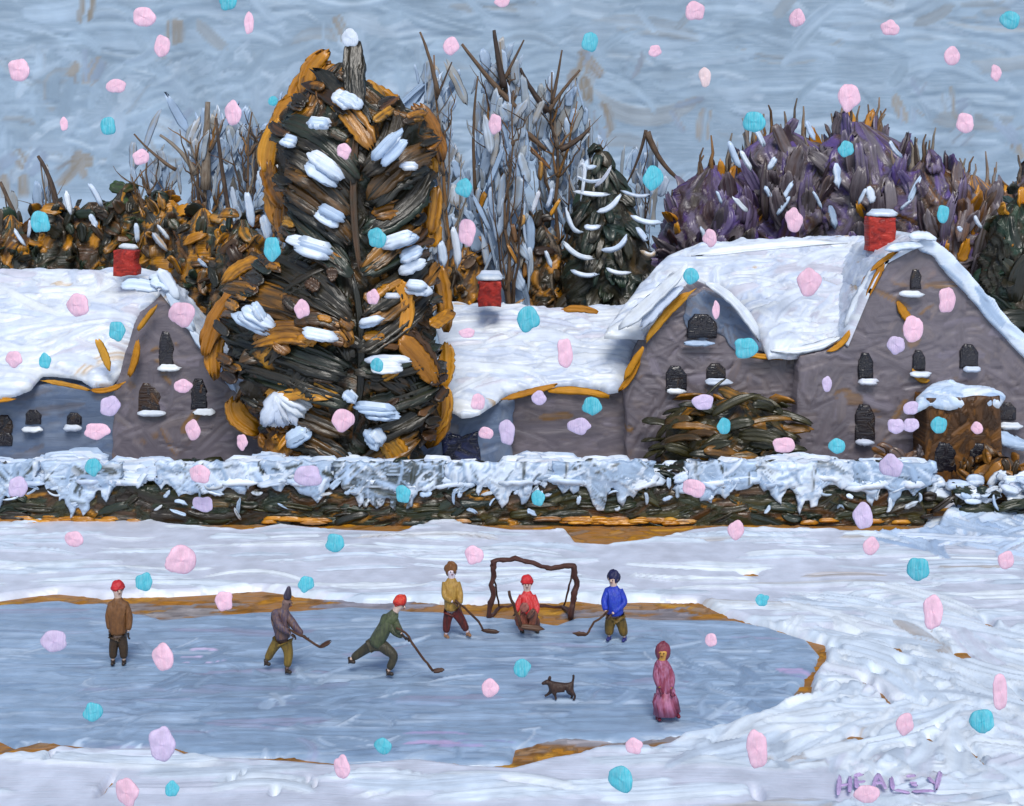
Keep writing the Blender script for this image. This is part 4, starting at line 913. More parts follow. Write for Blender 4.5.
def hand(nm, wr, dirn, side, pal, parent):
    """glove: palm, four unequal bent fingers and a thumb off the side"""
    d = np.array(dirn, float); d /= np.linalg.norm(d); s = np.cross(d, [0, 1, 0]); s /= np.linalg.norm(s) + 1e-9; up = np.cross(s, d)
    wr = np.array(wr, float)
    nodes = {'w': (wr, .032), 'p': (wr + d * .05, .042)}; edges = [('w', 'p')]
    for i, (o, l) in enumerate(((-.03, .065), (-.01, .08), (.011, .075), (.031, .058))):
        a = wr + d * .085 + up * o; b_ = a + d * l * .5 - s * side * .012; c = b_ + d * l * .22 - s * side * .03
        nodes[f'a{i}'] = (a, .013); nodes[f'b{i}'] = (b_, .012); nodes[f'c{i}'] = (c, .010); edges += [('p', f'a{i}'), (f'a{i}', f'b{i}'), (f'b{i}', f'c{i}')]
    nodes['t0'] = (wr + d * .045 - up * .045, .014); nodes['t1'] = (wr + d * .085 - up * .062 - s * side * .02, .012); edges += [('p', 't0'), ('t0', 't1')]
    return part('glove', nodes, edges, 'p', pal, parent, sub=1)

def blob(name, c, ax, rad, pal, parent, mat='cloth', jag=.05):
    ax = [np.array(a, float) / np.linalg.norm(a) for a in ax]; nu, nv = 20, 12; V = []; Fc = []
    ph = rng.uniform(0, 6, 3)
    for i in range(nv + 1):
        el = -math.pi / 2 + math.pi * i / nv
        for j in range(nu):
            th = 2 * math.pi * j / nu; q = 1 + jag * (math.sin(3 * th + ph[0] + 2 * el) + math.sin(5 * th + ph[1] - 3 * el))
            V.append(np.array(c) + (ax[0] * math.cos(el) * math.cos(th) * rad[0] + ax[1] * math.cos(el) * math.sin(th) * rad[1] + ax[2] * math.sin(el) * rad[2]) * q)
    for i in range(nv):
        for j in range(nu): Fc.append((i * nu + j, i * nu + (j + 1) % nu, (i + 1) * nu + (j + 1) % nu, (i + 1) * nu + j))
    V = np.array(V); return mkobj(name, V, Fc, M[mat], parent, pick(pal), pick(pal), np.stack([V[:, 0] * 26, V[:, 1] * 26, V[:, 2] * 6], -1))
SKIN = P((222, 190, 170, 2), (205, 180, 178, 1))
def person(label, Y, J, coat, trous, hat, boots, glovep, hatshape='cap', skirt=None, hair=None, sc=1.0, face=None, skinp=SKIN):
    """J: joints in picture pixels (x, y[, dy metres]) at distance Y"""
    s = Y / F
    def j(n):
        v = J[n]; dy = v[2] if len(v) > 2 else 0.0
        return at(v[0], v[1], Y + dy)
    fx = (J['fl'][0] + J['fr'][0]) / 2
    sc = sc * 1.28
    t = thing('person', label, 'person', (at(fx, 0, Y)[0], Y, 0.04), 'people on the frozen pond')
    N = lambda *names: None
    g = {n: j(n) for n in J}
    # body, one continuous surface
    nodes = {'pel': (g['pel'], .085), 'chest': (g['chest'], .095), 'neck': (g['neck'], .07), 'hd0': (g['neck'] * .55 + g['head'] * .45, .085), 'head': (g['head'], .112), 'hd2': (g['head'] + (g['head'] - g['neck']) * .35, .085)}
    edges = [('pel', 'chest'), ('chest', 'neck'), ('neck', 'hd0'), ('hd0', 'head'), ('head', 'hd2')]
    for sd in 'lr':
        nodes['k' + sd] = (g['k' + sd], .05); nodes['f' + sd] = (g['f' + sd], .04); nodes['s' + sd] = (g['s' + sd], .04); nodes['e' + sd] = (g['e' + sd], .042); nodes['h' + sd] = (g['h' + sd], .03)
        edges += [('pel', 'k' + sd), ('k' + sd, 'f' + sd), ('chest', 's' + sd), ('s' + sd, 'e' + sd), ('e' + sd, 'h' + sd)]
    bd = part('body', nodes, edges, 'pel', skinp, t, 'skin')
    # coat with sleeves
    mid = (g['pel'] + g['chest']) / 2; dn = g['pel'] + (g['pel'] - g['chest']) * .25
    cn = {'dn': (dn, (.165 * sc, .13 * sc)), 'pel': (g['pel'], (.165 * sc, .135 * sc)), 'mid': (mid, (.165 * sc, .135 * sc)), 'chest': (g['chest'], (.165 * sc, .14 * sc)), 'neck': (g['neck'] * .95 + g['chest'] * .05, .10)}
    ce = [('dn', 'pel'), ('pel', 'mid'), ('mid', 'chest'), ('chest', 'neck'), ('neck', 'col')]
    cn['col'] = (g['neck'] * .72 + g['head'] * .28, .088)
    for sd in 'lr':
        cn['s' + sd] = (g['s' + sd], .10); cn['e' + sd] = (g['e' + sd], .08); w = g['h' + sd] * .93 + g['e' + sd] * .07; cn['h' + sd] = (w, .06)
        ce += [('chest', 's' + sd), ('s' + sd, 'e' + sd), ('e' + sd, 'h' + sd)]
    part('coat', cn, ce, 'chest', coat, t)
    # trousers
    tn = {'pel': (g['pel'] + [0, 0, -.02], (.12 * sc, .10 * sc))}; te = []
    for sd in 'lr':
        hp = g['pel'] * .62 + g['k' + sd] * .38
        tn['h' + sd] = (hp, .10 * sc); tn['k' + sd] = (g['k' + sd], .082 * sc); an = g['f' + sd] * .88 + g['k' + sd] * .12; tn['a' + sd] = (an, .062 * sc)
        te += [('pel', 'h' + sd), ('h' + sd, 'k' + sd), ('k' + sd, 'a' + sd)]
    part('trousers', tn, te, 'pel', trous, t)
    for sd in 'lr':
        f = g['f' + sd]; fw = J.get('toe', (1, 0)); toe = f + np.array([fw[0] * .13, fw[1] * .13 - .03, -.02]); heel = f - np.array([fw[0] * .05, fw[1] * .05, .02])
        part('boot', {'a': (f + [0, 0, .05], .05), 'h': (heel, .045), 't': (toe, .04)}, [('a', 'h'), ('h', 't')], 'h', boots, t, sub=1)
        hand('glove', g['h' + sd], (g['h' + sd] - g['e' + sd]), 1 if sd == 'l' else -1, glovep, t)
    # face: eyes, nose, mouth towards the viewer side the head looks to
    hd = g['head']; look = np.array(face if face else (0, -1, 0), float); look /= np.linalg.norm(look); sx = np.cross(look, [0, 0, 1]); sx /= np.linalg.norm(sx) + 1e-9
    D = Dabs(); dk = lin((40, 30, 30)); sk = pick(skinp)
    for q in (-1, 1): D.tube([hd + look * .10 + sx * .035 * q + [0, 0, .012], hd + look * .12 + sx * .035 * q + [0, 0, .012]], .012, dk, dk, k=6)
    D.tube([hd + look * .105 + [0, 0, .01], hd + look * .135 + [0, 0, -.022], hd + look * .10 + [0, 0, -.03]], [.009, .015, .008], sk, sk, k=6)
    D.tube([hd + look * .108 - sx * .026 + [0, 0, -.052], hd + look * .1 + [0, 0, -.055], hd + look * .108 + sx * .026 + [0, 0, -.052]], .007, lin((140, 50, 50)), lin((140, 50, 50)), k=5)
    for q in (-1, 1): D.tube([hd + sx * .092 * q + [0, 0, .02], hd + sx * .106 * q, hd + sx * .094 * q + [0, 0, -.025]], .014, sk, sk, k=6)
    D.build('face', M['skin'], bd)
    up = (g['head'] - g['neck']); up /= np.linalg.norm(up)
    if hatshape == 'pointy':
        tip = at(*J['hattip'], Y); part('hat', {'a': (hd + up * .03 - look * .02, .118), 'b': (hd * .4 + tip * .6, .075), 'c': (tip, .03)}, [('a', 'b'), ('b', 'c')], 'a', hat, t)
    elif hatshape == 'hood':
        blob('hood', hd - look * .055 - up * .01, (sx, look, up), (.145, .135, .185), hat, t)
        D = Dabs(); D.tube([g['pel'] + [0, 0, .08], g['pel'] - [0, 0, .1], (g['pel'] * .5 + at(*J['sk1'], Y) * .5), at(*J['sk1'], Y), at(*J['sk2'], Y)], [.16, .18, .195, .215, .235], coat[0][0], coat[1][0], k=22); D.build('skirt', M['cloth'], t)
    elif hatshape == 'hair':
        blob('hair', hd - look * .045 + up * .035, (sx, look, up), (.14, .13, .15), hat, t, jag=.09)
    else:
        blob('hat', hd - look * .03 + up * .065, (sx, look, up), (.135, .13, .13), hat, t)
        D = Dabs(); D.tube([hd + up * (.045 + 0.0) + look * .10 * math.cos(a) + sx * .125 * math.sin(a) - look * .02 for a in np.linspace(0, 2 * math.pi, 17)], .026, pick(hat), pick(hat), k=6); D.build('hat_brim', M['cloth'], t)
    return t

def stick(label, pts, Y, w=.05, pal=None, dy=-.1):
    pal = pal or P((70, 44, 30, 3), (90, 60, 40, 2))
    p = [at(x, y, Y + dy + (d[0] if d else 0)) for x, y, *d in pts]
    t = thing('hockey_stick', label, 'hockey stick', p[-1], 'hockey sticks')
    D = Dabs(); a = p[:-1]; path = np.concatenate([wig(a[i], a[i + 1], 5, .012)[:(5 if i == len(a) - 2 else 4)] for i in range(len(a) - 1)])
    D.tube(path, np.linspace(w * .45, w * .5, len(path)), pick(pal), pick(pal), k=7); D.build('shaft', M['bark'], t)
    D = Dabs(); D.dab([p[-2] + (p[-2] - p[-1]) * .12, (p[-2] + p[-1]) / 2 + [0, 0, -.015], p[-1]], w * 1.9, w * .45, (0, -1, .2), pick(pal), pick(pal), seg=7, na=6, p=4); D.build('blade', M['bark'], t)
    return t

DKB = P((58, 44, 34, 3), (44, 36, 32, 2))
def Yof(y): return F * (CZ - .06) / (y - HY)
BRN = P((120, 80, 44, 3), (100, 66, 38, 2)); 
# 1 left: red hat, brown coat
Y1 = Yof(663)
person('person standing upright at the far left in a brown coat and red hat', Y1,
       dict(head=(118, 590), neck=(118, 599), chest=(118, 609), pel=(118, 630), kl=(113.5, 645), kr=(123.5, 645), fl=(113, 661), fr=(124, 661), sl=(110.5, 606), sr=(126, 606), el=(108.5, 618, -.02), er=(129.5, 618, -.02), hl=(110, 631, -.08), hr=(128.5, 632, -.1), toe=(.2, -1)),
       BRN, P((62, 48, 34, 3), (80, 58, 34, 1)), P((190, 40, 46, 3), (210, 60, 60, 1)), DKB, P((36, 30, 30, 1)), face=(.5, -.85, 0))
# 2 pointed dark hood, olive trousers
Y2 = Yof(672)
p2 = person('person in a pointed slate hat and ochre trousers leaning over a hockey stick', Y2,
       dict(head=(287, 602), neck=(284.5, 610), chest=(280, 617), pel=(283, 635), kl=(273, 648, .05), kr=(289, 652, -.05), fl=(266, 662, .1), fr=(287, 670, -.1), sl=(274, 614), sr=(288, 616), el=(279, 626, -.22), er=(296, 628, -.1), hl=(291, 634, -.24), hr=(303, 635, -.15), hattip=(289, 586), toe=(.8, -.5)),
       P((78, 66, 84, 3), (62, 54, 66, 2), (110, 84, 70, 1)), P((128, 104, 44, 3), (108, 86, 40, 2)), P((72, 64, 84, 1), (60, 52, 66, 1)), DKB, P((60, 44, 36, 1)), 'pointy', face=(.8, -.6, -.2), skinp=P((120, 96, 90, 1)))
stick('dark hockey stick reaching right from the person in the pointed slate hat', [(289, 629), (303, 636), (320, 647), (332, 640)], Y2, dy=-.28)
# 3 bent skater, red hat
Y3 = Yof(675)
person('person lunging forward on skates in an olive coat and red hat, one leg stretched back', Y3,
       dict(head=(399.5, 604), neck=(395, 612), chest=(389, 620), pel=(377, 641), kl=(364, 650, .1), kr=(395, 656, -.1), fl=(350, 660, .15), fr=(388, 672, -.1), sl=(386, 618), sr=(394, 622), el=(394, 632, -.12), er=(399, 630, -.2), hl=(404, 637, -.2), hr=(402, 634, -.25), toe=(.9, -.4)),
       P((78, 86, 58, 3), (96, 98, 70, 2), (60, 62, 50, 1)), P((58, 54, 42, 3), (72, 66, 48, 2)), P((205, 45, 35, 2), (180, 40, 34, 1), (200, 80, 50, .5)), DKB, P((60, 44, 36, 1)), face=(.9, -.4, -.3))
c3_ = at(389.5, 620, Y3); p3 = [o for o in C if o.get('label', '').startswith('person lunging')][0]
blob('coat_yoke', c3_, ((1, 0, 0), (0, 1, 0), (.45, 0, .9)), (.17, .15, .20), P((78, 86, 58, 3), (96, 98, 70, 2)), p3)
stick('long dark hockey stick held low by the lunging person in the red hat', [(396, 628), (411, 641), (422, 657), (433, 671), (445, 669)], Y3, dy=-.28)
# 4 yellow coat
Y4 = Yof(636)
person('person in a mustard coat and maroon trousers beside the left goal post', Y4,
       dict(head=(451.5, 571), neck=(451.5, 579), chest=(451, 587), pel=(451.5, 606), kl=(447, 620), kr=(461, 619, -.05), fl=(446, 635), fr=(468, 633, -.05), sl=(444.5, 585), sr=(458, 585), el=(445, 597, -.12), er=(460, 596, -.1), hl=(453, 602, -.24), hr=(460, 605, -.24), toe=(.5, -.8)),
       P((178, 140, 66, 3), (150, 112, 50, 2)), P((104, 38, 32, 3), (66, 32, 28, 2)), P((150, 100, 50, 1), (120, 78, 40, 1)), P((150, 110, 80, 1)), P((80, 56, 40, 1)), 'hair', face=(.2, -1, 0), skinp=P((220, 205, 215, 1)))
stick('brown hockey stick slanting right in front of the mustard coated person', [(455, 600), (473, 616), (483, 630), (500, 632)], Y4, dy=-.3)
# 5 goalie
Y5 = Yof(631)
g5 = person('crouching goalkeeper in a bright red coat and red hat inside the goal', Y5,
       dict(head=(527, 584), neck=(527, 592), chest=(527, 600), pel=(528, 616), kl=(521, 621, -.25), kr=(536, 621, -.25), fl=(522, 629, .0), fr=(537, 629, .0), sl=(521, 598), sr=(534, 598), el=(517, 608, -.1), er=(537, 609, -.12), hl=(516, 612, -.25), hr=(534, 616, -.28), toe=(.2, -1)),
       P((205, 36, 36, 3), (180, 30, 32, 2), (215, 90, 90, .6)), P((112, 60, 44, 2), (82, 56, 42, 2)), P((222, 60, 62, 1), (200, 40, 44, 1)), DKB, P((84, 56, 42, 1)), face=(0, -1, 0))
dab_part('leg_pad', [(517, 614, 519, 622, 524, 631, 8), (523, 612, 524, 620, 527, 631, 7), (535, 610, 533, 620, 530, 631, 8)], Y5 - .38, P((110, 56, 42, 2), (150, 88, 70, 1), (84, 54, 42, 2)), g5, 'cloth', .05)
dab_part('catching_glove', [(522, 612, 524, 608, 528, 603, 9), (527, 618, 532, 613, 535, 608, 6)], Y5 - .5, P((70, 56, 40, 2), (150, 90, 80, 1)), g5, 'cloth', .05)
stick('short wide goalkeeper stick standing up at the left of the red coated goalkeeper', [(509, 591), (514, 604), (519, 618), (520, 626), (546, 629)], Y5, w=.07, dy=-.56)
# 6 blue coat
Y6 = Yof(640)
person('person in a bright blue coat and dark blue hat to the right of the goal', Y6,
       dict(head=(613, 579), neck=(613.5, 587), chest=(614, 594), pel=(615, 611), kl=(609.5, 624), kr=(622, 624), fl=(609, 637), fr=(624.5, 638), sl=(607, 592), sr=(621, 592), el=(604, 602, -.1), er=(625, 603, -.08), hl=(606, 612, -.22), hr=(612, 614, -.25), toe=(-.4, -.9)),
       P((32, 52, 168, 3), (24, 38, 120, 2), (50, 80, 190, 1)), P((122, 96, 40, 3), (98, 78, 36, 2)), P((26, 28, 70, 2), (34, 36, 90, 1)), P((40, 44, 110, 1)), P((70, 52, 44, 1)), 'hair', face=(-.4, -.9, 0), sc=1.18)
stick('brown hockey stick slanting left from the blue coated person', [(608, 611), (594, 622), (587, 634), (572, 633)], Y6, dy=-.28)
# 7 long rose coat
Y7 = Yof(719)
person('person in a long rose and maroon coat alone at the right end of the pond', Y7,
       dict(head=(662.5, 652), neck=(662, 661), chest=(662.5, 670), pel=(665, 688), kl=(660, 702), kr=(671, 702), fl=(658, 716), fr=(677, 713), sl=(656.5, 667), sr=(668.5, 667), el=(657, 678, -.08), er=(671.5, 679, -.06), hl=(660, 688, -.15), hr=(671, 689, -.14), sk1=(665.5, 700), sk2=(667, 713), toe=(.2, -1)),
       P((138, 58, 80, 3), (180, 118, 150, 2), (110, 60, 110, 1)), P((120, 40, 60, 2)), P((120, 52, 68, 1)), P((108, 30, 50, 2)), P((110, 50, 70, 1)), 'hood', skirt=((.25, .2), (.29, .22)), face=(-.2, -1, 0), skinp=P((200, 150, 70, 2)))

# the dog
Yd = F * (CZ - .05) / (700 - HY)
dg = thing('dog', 'small dark brown dog trotting left with its tail up, alone on the ice', 'dog', at(558, 700, Yd))
DOG = P((64, 44, 36, 3), (48, 34, 30, 2))
def d_(x, y, dy=0): return at(x, y, Yd + dy)
part('body', {'rump': (d_(570, 687), 0.076), 'loin': (d_(565, 686.5), 0.071), 'belly': (d_(560, 687), 0.078), 'chest': (d_(553.5, 687), 0.095), 'neck': (d_(550, 683.5), 0.061), 'head': (d_(547.5, 681.5), 0.061), 'muz': (d_(543.5, 683.3), 0.034), 'nose': (d_(541.5, 684), 0.024),
              't1': (d_(572.5, 683), 0.027), 't2': (d_(573.5, 678), 0.022), 't3': (d_(573.5, 674.5), 0.027),
              'hk': (d_(568, 691.5, 0.061), 0.049), 'hh': (d_(572.5, 695.5, 0.073), 0.024), 'hf': (d_(571, 699.3, 0.073), 0.024), 'hp': (d_(569, 699.8, 0.061), 0.022),
              'gk': (d_(571.5, 691.5, -.05), 0.049), 'gh': (d_(575, 695.5, -.06), 0.024), 'gf': (d_(574.5, 699.3, -.06), 0.024), 'gp': (d_(572.5, 699.8, -.06), 0.022),
              'fk': (d_(551, 691.5, 0.061), 0.039), 'ff': (d_(547, 695, 0.073), 0.024), 'fp': (d_(544.5, 696, 0.073), 0.024),
              'ek': (d_(554, 692.5, -.05), 0.039), 'ef': (d_(555.5, 696.5, -.06), 0.024), 'ep': (d_(556, 700, -.06), 0.024)},
     [('rump', 'loin'), ('loin', 'belly'), ('belly', 'chest'), ('chest', 'neck'), ('neck', 'head'), ('head', 'muz'), ('muz', 'nose'), ('rump', 't1'), ('t1', 't2'), ('t2', 't3'),
      ('rump', 'hk'), ('hk', 'hh'), ('hh', 'hf'), ('hf', 'hp'), ('rump', 'gk'), ('gk', 'gh'), ('gh', 'gf'), ('gf', 'gp'), ('chest', 'fk'), ('fk', 'ff'), ('ff', 'fp'), ('chest', 'ek'), ('ek', 'ef'), ('ef', 'ep')], 'belly', DOG, dg, 'bark')
for dy in (-.035, .035):
    D = Dabs(); D.dab([d_(549, 680.5, dy), d_(549.8, 678, dy), d_(550.3, 675.8, dy)], .06, .015, (0, -1, .1), DOG[0][0], DOG[1][0], seg=5, na=5, p=2); D.build('ear', M['bark'], dg)

# the goal
Yg = F * (CZ - .05) / (617 - HY)
gl = thing('hockey_goal', 'homemade dark wooden hockey goal frame on the far edge of the ice', 'goal', at(532, 617, Yg))
WD = P((78, 44, 36, 3), (98, 56, 44, 2), (62, 36, 30, 2))
def rod(name, pts, w, dy=0):
    D = Dabs(); p = np.array([at(x, y, Yg + dy + (z[0] if z else 0)) for x, y, *z in pts])
    path = np.concatenate([wig(p[i], p[i + 1], 5, .012)[:(5 if i == len(p) - 2 else 4)] for i in range(len(p) - 1)])
    D.tube(path, w * rng.uniform(.85, 1.2, len(path)), pick(WD), pick(WD), k=8); return D.build(name, M['bark'], gl)
rod('post', [(489, 618.5), (492, 600), (491, 585), (493, 570), (493, 561)], .062)
rod('post', [(571, 618.5), (573, 602), (575, 590), (574, 576), (573, 565)], .072)
rod('crossbar', [(491, 563), (503, 560), (515, 558), (530, 562), (545, 567), (560, 567), (575, 566)], .058)
rod('base_rail', [(490, 617), (499, 608, .9), (512, 606, 1.0), (545, 606, 1.0), (562, 607, .95), (571, 617)], .045)
rod('side_brace', [(492, 566), (496, 585, .5), (499, 607, .95)], .022); rod('side_brace', [(574, 568), (569, 585, .5), (563, 607, .95)], .022)

# painted letters lying on the snow
SG = P((186, 160, 205, 2), (196, 172, 212, 1)); D = Dabs()
LET = [[(840, 774), (839, 785), (838, 796)], [(850, 775), (850, 785), (849, 794)], [(839, 786), (844, 785), (850, 784)], [(854, 777), (859, 775), (864, 774)], [(856, 783), (860, 782), (866, 781)], [(857, 789), (861, 791), (867, 790)], [(856, 777), (856, 783), (857, 790)],
       [(878, 773), (875, 782), (872, 790)], [(878, 773), (882, 781), (886, 790)], [(874, 784), (879, 783), (884, 783)], [(891, 776), (892, 783), (893, 790)], [(893, 790), (902, 791), (911, 794)], [(906, 777), (911, 776), (917, 776)], [(909, 783), (913, 783), (918, 783)], [(911, 784), (914, 786), (918, 785)],
       [(911, 792), (923, 791), (936, 791)], [(928, 777), (931, 781), (935, 784)], [(941, 771), (938, 779), (936, 791)]]
for a, b_, c in LET:
    D.dab([ground(*a, .205), ground(*b_, .21), ground(*c, .205)], .08, .02, (0, 0, 1), pick(SG), pick(SG), seg=7, na=5, b=.03)
tag(D.build('signature', M['flake']), 'hand painted lilac capital letters HEALEY lying on the snow at the lower right', 'lettering')

# ------------------------------------------------------------------ drifting snowflakes
PINK = (238, 190, 208); PALE = (232, 205, 205); TURQ = (78, 186, 202); LIL = (208, 188, 218); WHT = (220, 228, 240)
FL = [
 (350, 38, 9, 9, 'n', 'just above the tip of the conifer'),
 (144, 17, 12, 10, 'p', 'near the top left corner of the sky, the larger of the upper two'), (19, 70, 11, 12, 'p', 'in the sky at the left edge'), (162, 46, 8, 11, 'p', 'in the sky just below the topmost one at the upper left'),
 (116, 86, 10, 7, 'p', 'in the sky left of centre between two turquoise flakes and the woods'), (228, 3, 10, 7, 't', 'touching the top edge left of the conifer'), (249, 23, 5, 11, 'p', 'narrow and high in the sky left of the conifer tip'),
 (108, 126, 8, 9, 't', 'in the left sky above the woods'), (64, 124, 4, 7, 'p', 'tiny and faint in the left sky'), (233, 113, 9, 13, 'p', 'over the pale bare tree left of the conifer'), (141, 157, 8, 8, 'p', 'low in the sky over the cottage woods'),
 (40, 222, 10, 11, 't', 'over the dark shrubs at the far left'), (502, 2, 8, 5, 'p', 'touching the top edge above the bare trees'), (377, 238, 10, 10, 't', 'on the right of the conifer beside a snow patch'), (272, 249, 9, 12, 't', 'over the left side of the conifer'),
 (344, 151, 7, 8, 'p', 'small in the upper middle of the conifer'), (273, 101, 5, 5, 't', 'faint and small beside the upper left of the conifer'), (451, 46, 8, 9, 'p', 'at the tip of the first bare tree right of the conifer'), (495, 124, 7, 10, 'p', 'halfway up the bare trees over the barn'),
 (464, 188, 9, 9, 't', 'in the bare trees right of the conifer'), (467, 232, 9, 14, 'p', 'low in the bare trees above the barn chimney'), (695, 11, 11, 10, 'p', 'at the top edge right of centre'), (655, 51, 7, 6, 'p', 'small in the open sky right of centre'),
 (705, 77, 6, 10, 'w', 'in the open sky left of the violet trees'), (590, 42, 9, 10, 't', 'in the sky above the spruce'), (754, 122, 11, 11, 't', 'touching the left crown of the violet trees'), (653, 178, 11, 12, 't', 'right of the spruce tip'),
 (710, 238, 7, 9, 'p', 'at the left end of the farmhouse ridge'), (797, 18, 8, 9, 'p', 'high in the right sky'), (890, 28, 9, 8, 'p', 'high in the sky over the farmhouse chimney'), (1010, 20, 10, 9, 't', 'in the top right corner'),
 (952, 56, 10, 9, 'p', 'in the right sky between two smaller flakes'), (996, 73, 6, 8, 'p', 'small in the sky near the right edge'), (849, 97, 11, 14, 'p', 'large, on the topmost crown of the violet trees'), (965, 123, 9, 10, 'p', 'above the russet tree at the right'),
 (846, 149, 8, 8, 't', 'in the middle of the violet trees'), (794, 220, 9, 12, 'p', 'in front of the violet trees above the long snow roof'), (943, 214, 7, 9, 't', 'right of the farmhouse chimney'),
 (78, 305, 13, 12, 'p', 'large, on the cottage snow roof'), (117, 331, 8, 10, 't', 'on the right of the cottage snow roof'), (14, 359, 10, 8, 'p', 'on the lower left corner of the cottage roof'), (45, 361, 6, 8, 't', 'small, on the lower edge of the cottage roof'),
 (182, 314, 15, 13, 'p', 'large, on the cottage gable verge'), (183, 386, 9, 7, 'p', 'between the two lower cottage gable windows'), (110, 406, 10, 10, 'l', 'on the cottage wall right of its small windows'), (97, 431, 13, 8, 'p', 'on the cottage wall just above the hedge'),
 (193, 430, 8, 10, 'p', 'under the right lower cottage gable window'), (242, 442, 6, 8, 'p', 'small, on the cottage wall close to the conifer'), (93, 467, 8, 9, 't', 'on the hedge snow below the cottage'), (200, 474, 13, 9, 'p', 'on the hedge top left of the conifer'),
 (18, 487, 9, 11, 'l', 'on the hedge at the left edge'), (203, 504, 11, 8, 'l', 'low on the hedge face left of the conifer'), (302, 309, 8, 9, 'p', 'in the dark middle left of the conifer'), (373, 297, 7, 8, 'p', 'small, in the dark middle right of the conifer'),
 (343, 420, 12, 11, 'p', 'large, low on the conifer'), (377, 365, 7, 7, 't', 'on a snow patch low on the conifer'), (467, 333, 8, 5, 'p', 'faint, on the left of the barn roof'), (478, 402, 8, 8, 'p', 'on the lower left tongue of the barn roof snow'),
 (486, 433, 8, 6, 'p', 'just right of the dark barn window'), (507, 432, 8, 13, 'l', 'upright on the corner of the barn lean-to'), (308, 476, 14, 11, 'l', 'wide, on the hedge top under the conifer'), (403, 494, 8, 9, 't', 'on the hedge face right of the conifer'),
 (528, 319, 11, 13, 't', 'on the barn roof near the ridge'), (565, 353, 8, 15, 'p', 'tall, in the middle of the barn roof'), (691, 276, 8, 8, 't', 'on the farmhouse roof above the small gable'), (716, 310, 4, 9, 'p', 'thin, right of the highest small gable window'),
 (746, 348, 12, 11, 't', 'large, on the right slope of the small gable'), (539, 398, 8, 7, 'l', 'on the barn wall under the eave'), (592, 406, 10, 9, 't', 'on the barn wall right of centre'), (579, 426, 12, 8, 'l', 'wide, on the barn wall below the turquoise one'),
 (703, 402, 11, 8, 'l', 'at the top of the olive bush'), (724, 426, 8, 8, 't', 'in the middle of the olive bush'), (694, 488, 12, 9, 'p', 'on the hedge top below the olive bush'), (538, 498, 7, 8, 't', 'on the hedge face below the barn'),
 (736, 530, 8, 10, 'p', 'at the foot of the hedge below the farmhouse'), (809, 282, 12, 14, 'p', 'large, in the middle of the farmhouse snow roof'), (947, 300, 10, 13, 'p', 'high on the large gable right of its top window'), (913, 329, 10, 14, 'p', 'large, in the middle of the large gable'),
 (896, 345, 9, 9, 'l', 'touching the pink one in the middle of the large gable'), (827, 384, 5, 8, 'l', 'small, left of the large gable windows'), (939, 425, 8, 9, 't', 'on the brown porch'), (977, 428, 6, 6, 'p', 'small, on the right of the brown porch'),
 (911, 408, 8, 7, 'l', 'at the left end of the porch roof'), (896, 426, 9, 8, 'l', 'left of the porch, the left one of a touching pair'), (911, 425, 8, 7, 'l', 'left of the porch, the right one of a touching pair'), (837, 446, 8, 8, 't', 'on the large gable just above the hedge'),
 (784, 445, 12, 8, 'p', 'at the right end of the olive bush'), (891, 466, 12, 11, 'l', 'above the hedge left of the porch'), (863, 516, 10, 13, 'l', 'low on the hedge below the large gable'),
 (74, 539, 10, 8, 'p', 'on the snow bank at the upper left'), (181, 560, 15, 15, 'p', 'very large, on the snow bank at the left'), (144, 582, 9, 9, 't', 'right of the brown coated person'), (306, 584, 8, 8, 't', 'right of the pointed slate hat'),
 (224, 601, 9, 10, 'p', 'on the far pond edge left of the pointed slate hat'), (335, 543, 10, 9, 't', 'on the snow bank near the hedge, left of centre'), (54, 641, 13, 11, 'l', 'on the ice left of the brown coated person'), (163, 657, 12, 14, 'p', 'large, on the ice right of the brown coated person'),
 (93, 712, 9, 10, 't', 'on the ice at the lower left'), (162, 744, 13, 18, 'l', 'large, on the near pond edge at the left'), (172, 789, 7, 8, 't', 'on the near snow at the lower left'), (127, 792, 12, 15, 'p', 'large, at the bottom edge on the left'), (342, 767, 9, 12, 'p', 'on the near pond edge left of centre'),
 (474, 555, 9, 10, 'p', 'on the snow bank between the mustard coat and the goal'), (490, 688, 9, 9, 'p', 'on the ice left of the dog'), (522, 668, 9, 9, 't', 'on the ice below the goalkeeper'), (383, 746, 9, 8, 't', 'on the near ice left of centre'),
 (634, 746, 9, 8, 'p', 'on the near pond edge below the rose coat'), (621, 779, 13, 13, 't', 'large, at the bottom centre on the near snow'), (918, 569, 11, 12, 't', 'large, on the snow bank at the right'), (871, 546, 9, 9, 'p', 'on the snow bank below the hedge at the right'),
 (1006, 560, 9, 9, 'p', 'on the snow bank near the right edge'), (762, 600, 8, 6, 't', 'small, on the snow above the right end of the pond'), (933, 612, 10, 17, 'p', 'tall, on the snow right of the pond'), (711, 640, 6, 7, 'p', 'small, on the ice right of the blue coat'),
 (1000, 692, 8, 18, 'p', 'tall and narrow, near the right edge low down'), (982, 721, 12, 12, 't', 'large, on the snow at the lower right'), (905, 724, 10, 11, 'p', 'above the lilac letters'), (757, 749, 11, 19, 'p', 'tall, on the near snow right of the rose coat'), (867, 794, 13, 9, 'p', 'under the lilac letters at the bottom edge')]
COLS = dict(p=(PINK, 'pink'), t=(TURQ, 'turquoise'), l=(LIL, 'lilac pink'), w=(PALE, 'peach'), n=(WHT, 'white'))
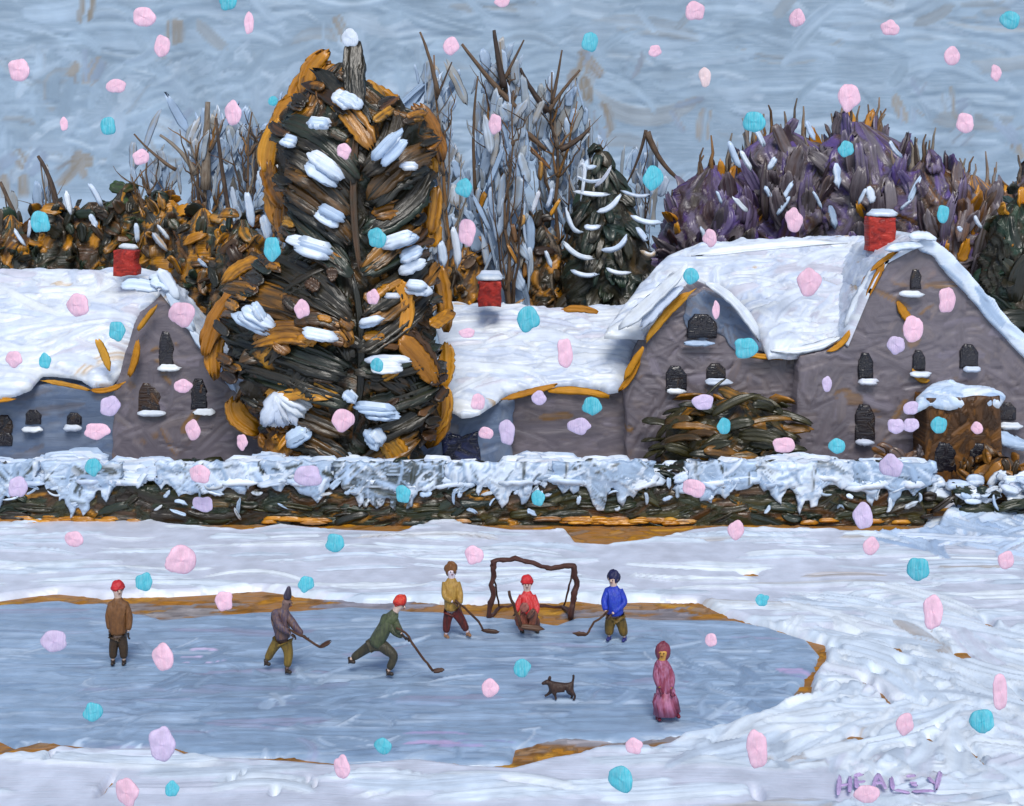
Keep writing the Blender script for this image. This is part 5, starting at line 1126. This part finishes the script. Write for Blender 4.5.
for i, (x, y, rx, ry, c, where) in enumerate(FL):
    Y = rng.uniform(9.5, 15.5); s = Y / F; col, cn = COLS[c]
    ctr = at(x, y, Y); ns, nr = 28, 8
    ph = rng.uniform(0, 6.28, 4); am = rng.uniform(.01, .065, 4)
    V = []; Fc = []
    th = np.linspace(0, 2 * math.pi, ns, endpoint=False)
    rad = 1 + sum(am[q] * np.cos((q + 2) * th + ph[q]) for q in range(4)) + rng.normal(size=ns) * .015
    T_ = min(rx, ry) * s * .22
    for k in range(nr + 1):
        a = k / nr * math.pi; rr_ = math.sin(a) ** .5 if 0 < k < nr else 0.0
        for q in range(ns):
            V.append(ctr + np.array([math.cos(th[q]) * rx * s * rad[q] * rr_, -math.cos(a) * T_ * (1 + .15 * math.sin(5 * th[q] * .6 + ph[0])), math.sin(th[q]) * ry * s * rad[q] * rr_]))
    V = np.array(V)
    for k in range(nr):
        for q in range(ns): Fc.append((k * ns + q, k * ns + (q + 1) % ns, (k + 1) * ns + (q + 1) % ns, (k + 1) * ns + q))
    base = lin(col) * rng.uniform(.93, 1.05); alt = base * .65 + lin((236, 236, 244)) * .35
    V2 = V - ctr; suv = np.stack([V2[:, 2] * 10 / 1.0 + i, V2[:, 0] * 120, V2[:, 1] * 30 + i], -1)
    o = mkobj('snowflake', V2, Fc, M['flake'], None, base, alt, suv)
    o.location = tuple(ctr); o.rotation_euler = (0, 0, rng.uniform(-.4, .4))
    tag(o, f'{cn} snowflake {where}', 'snowflake', 'snowflakes drifting down')
bpy.context.view_layer.update()
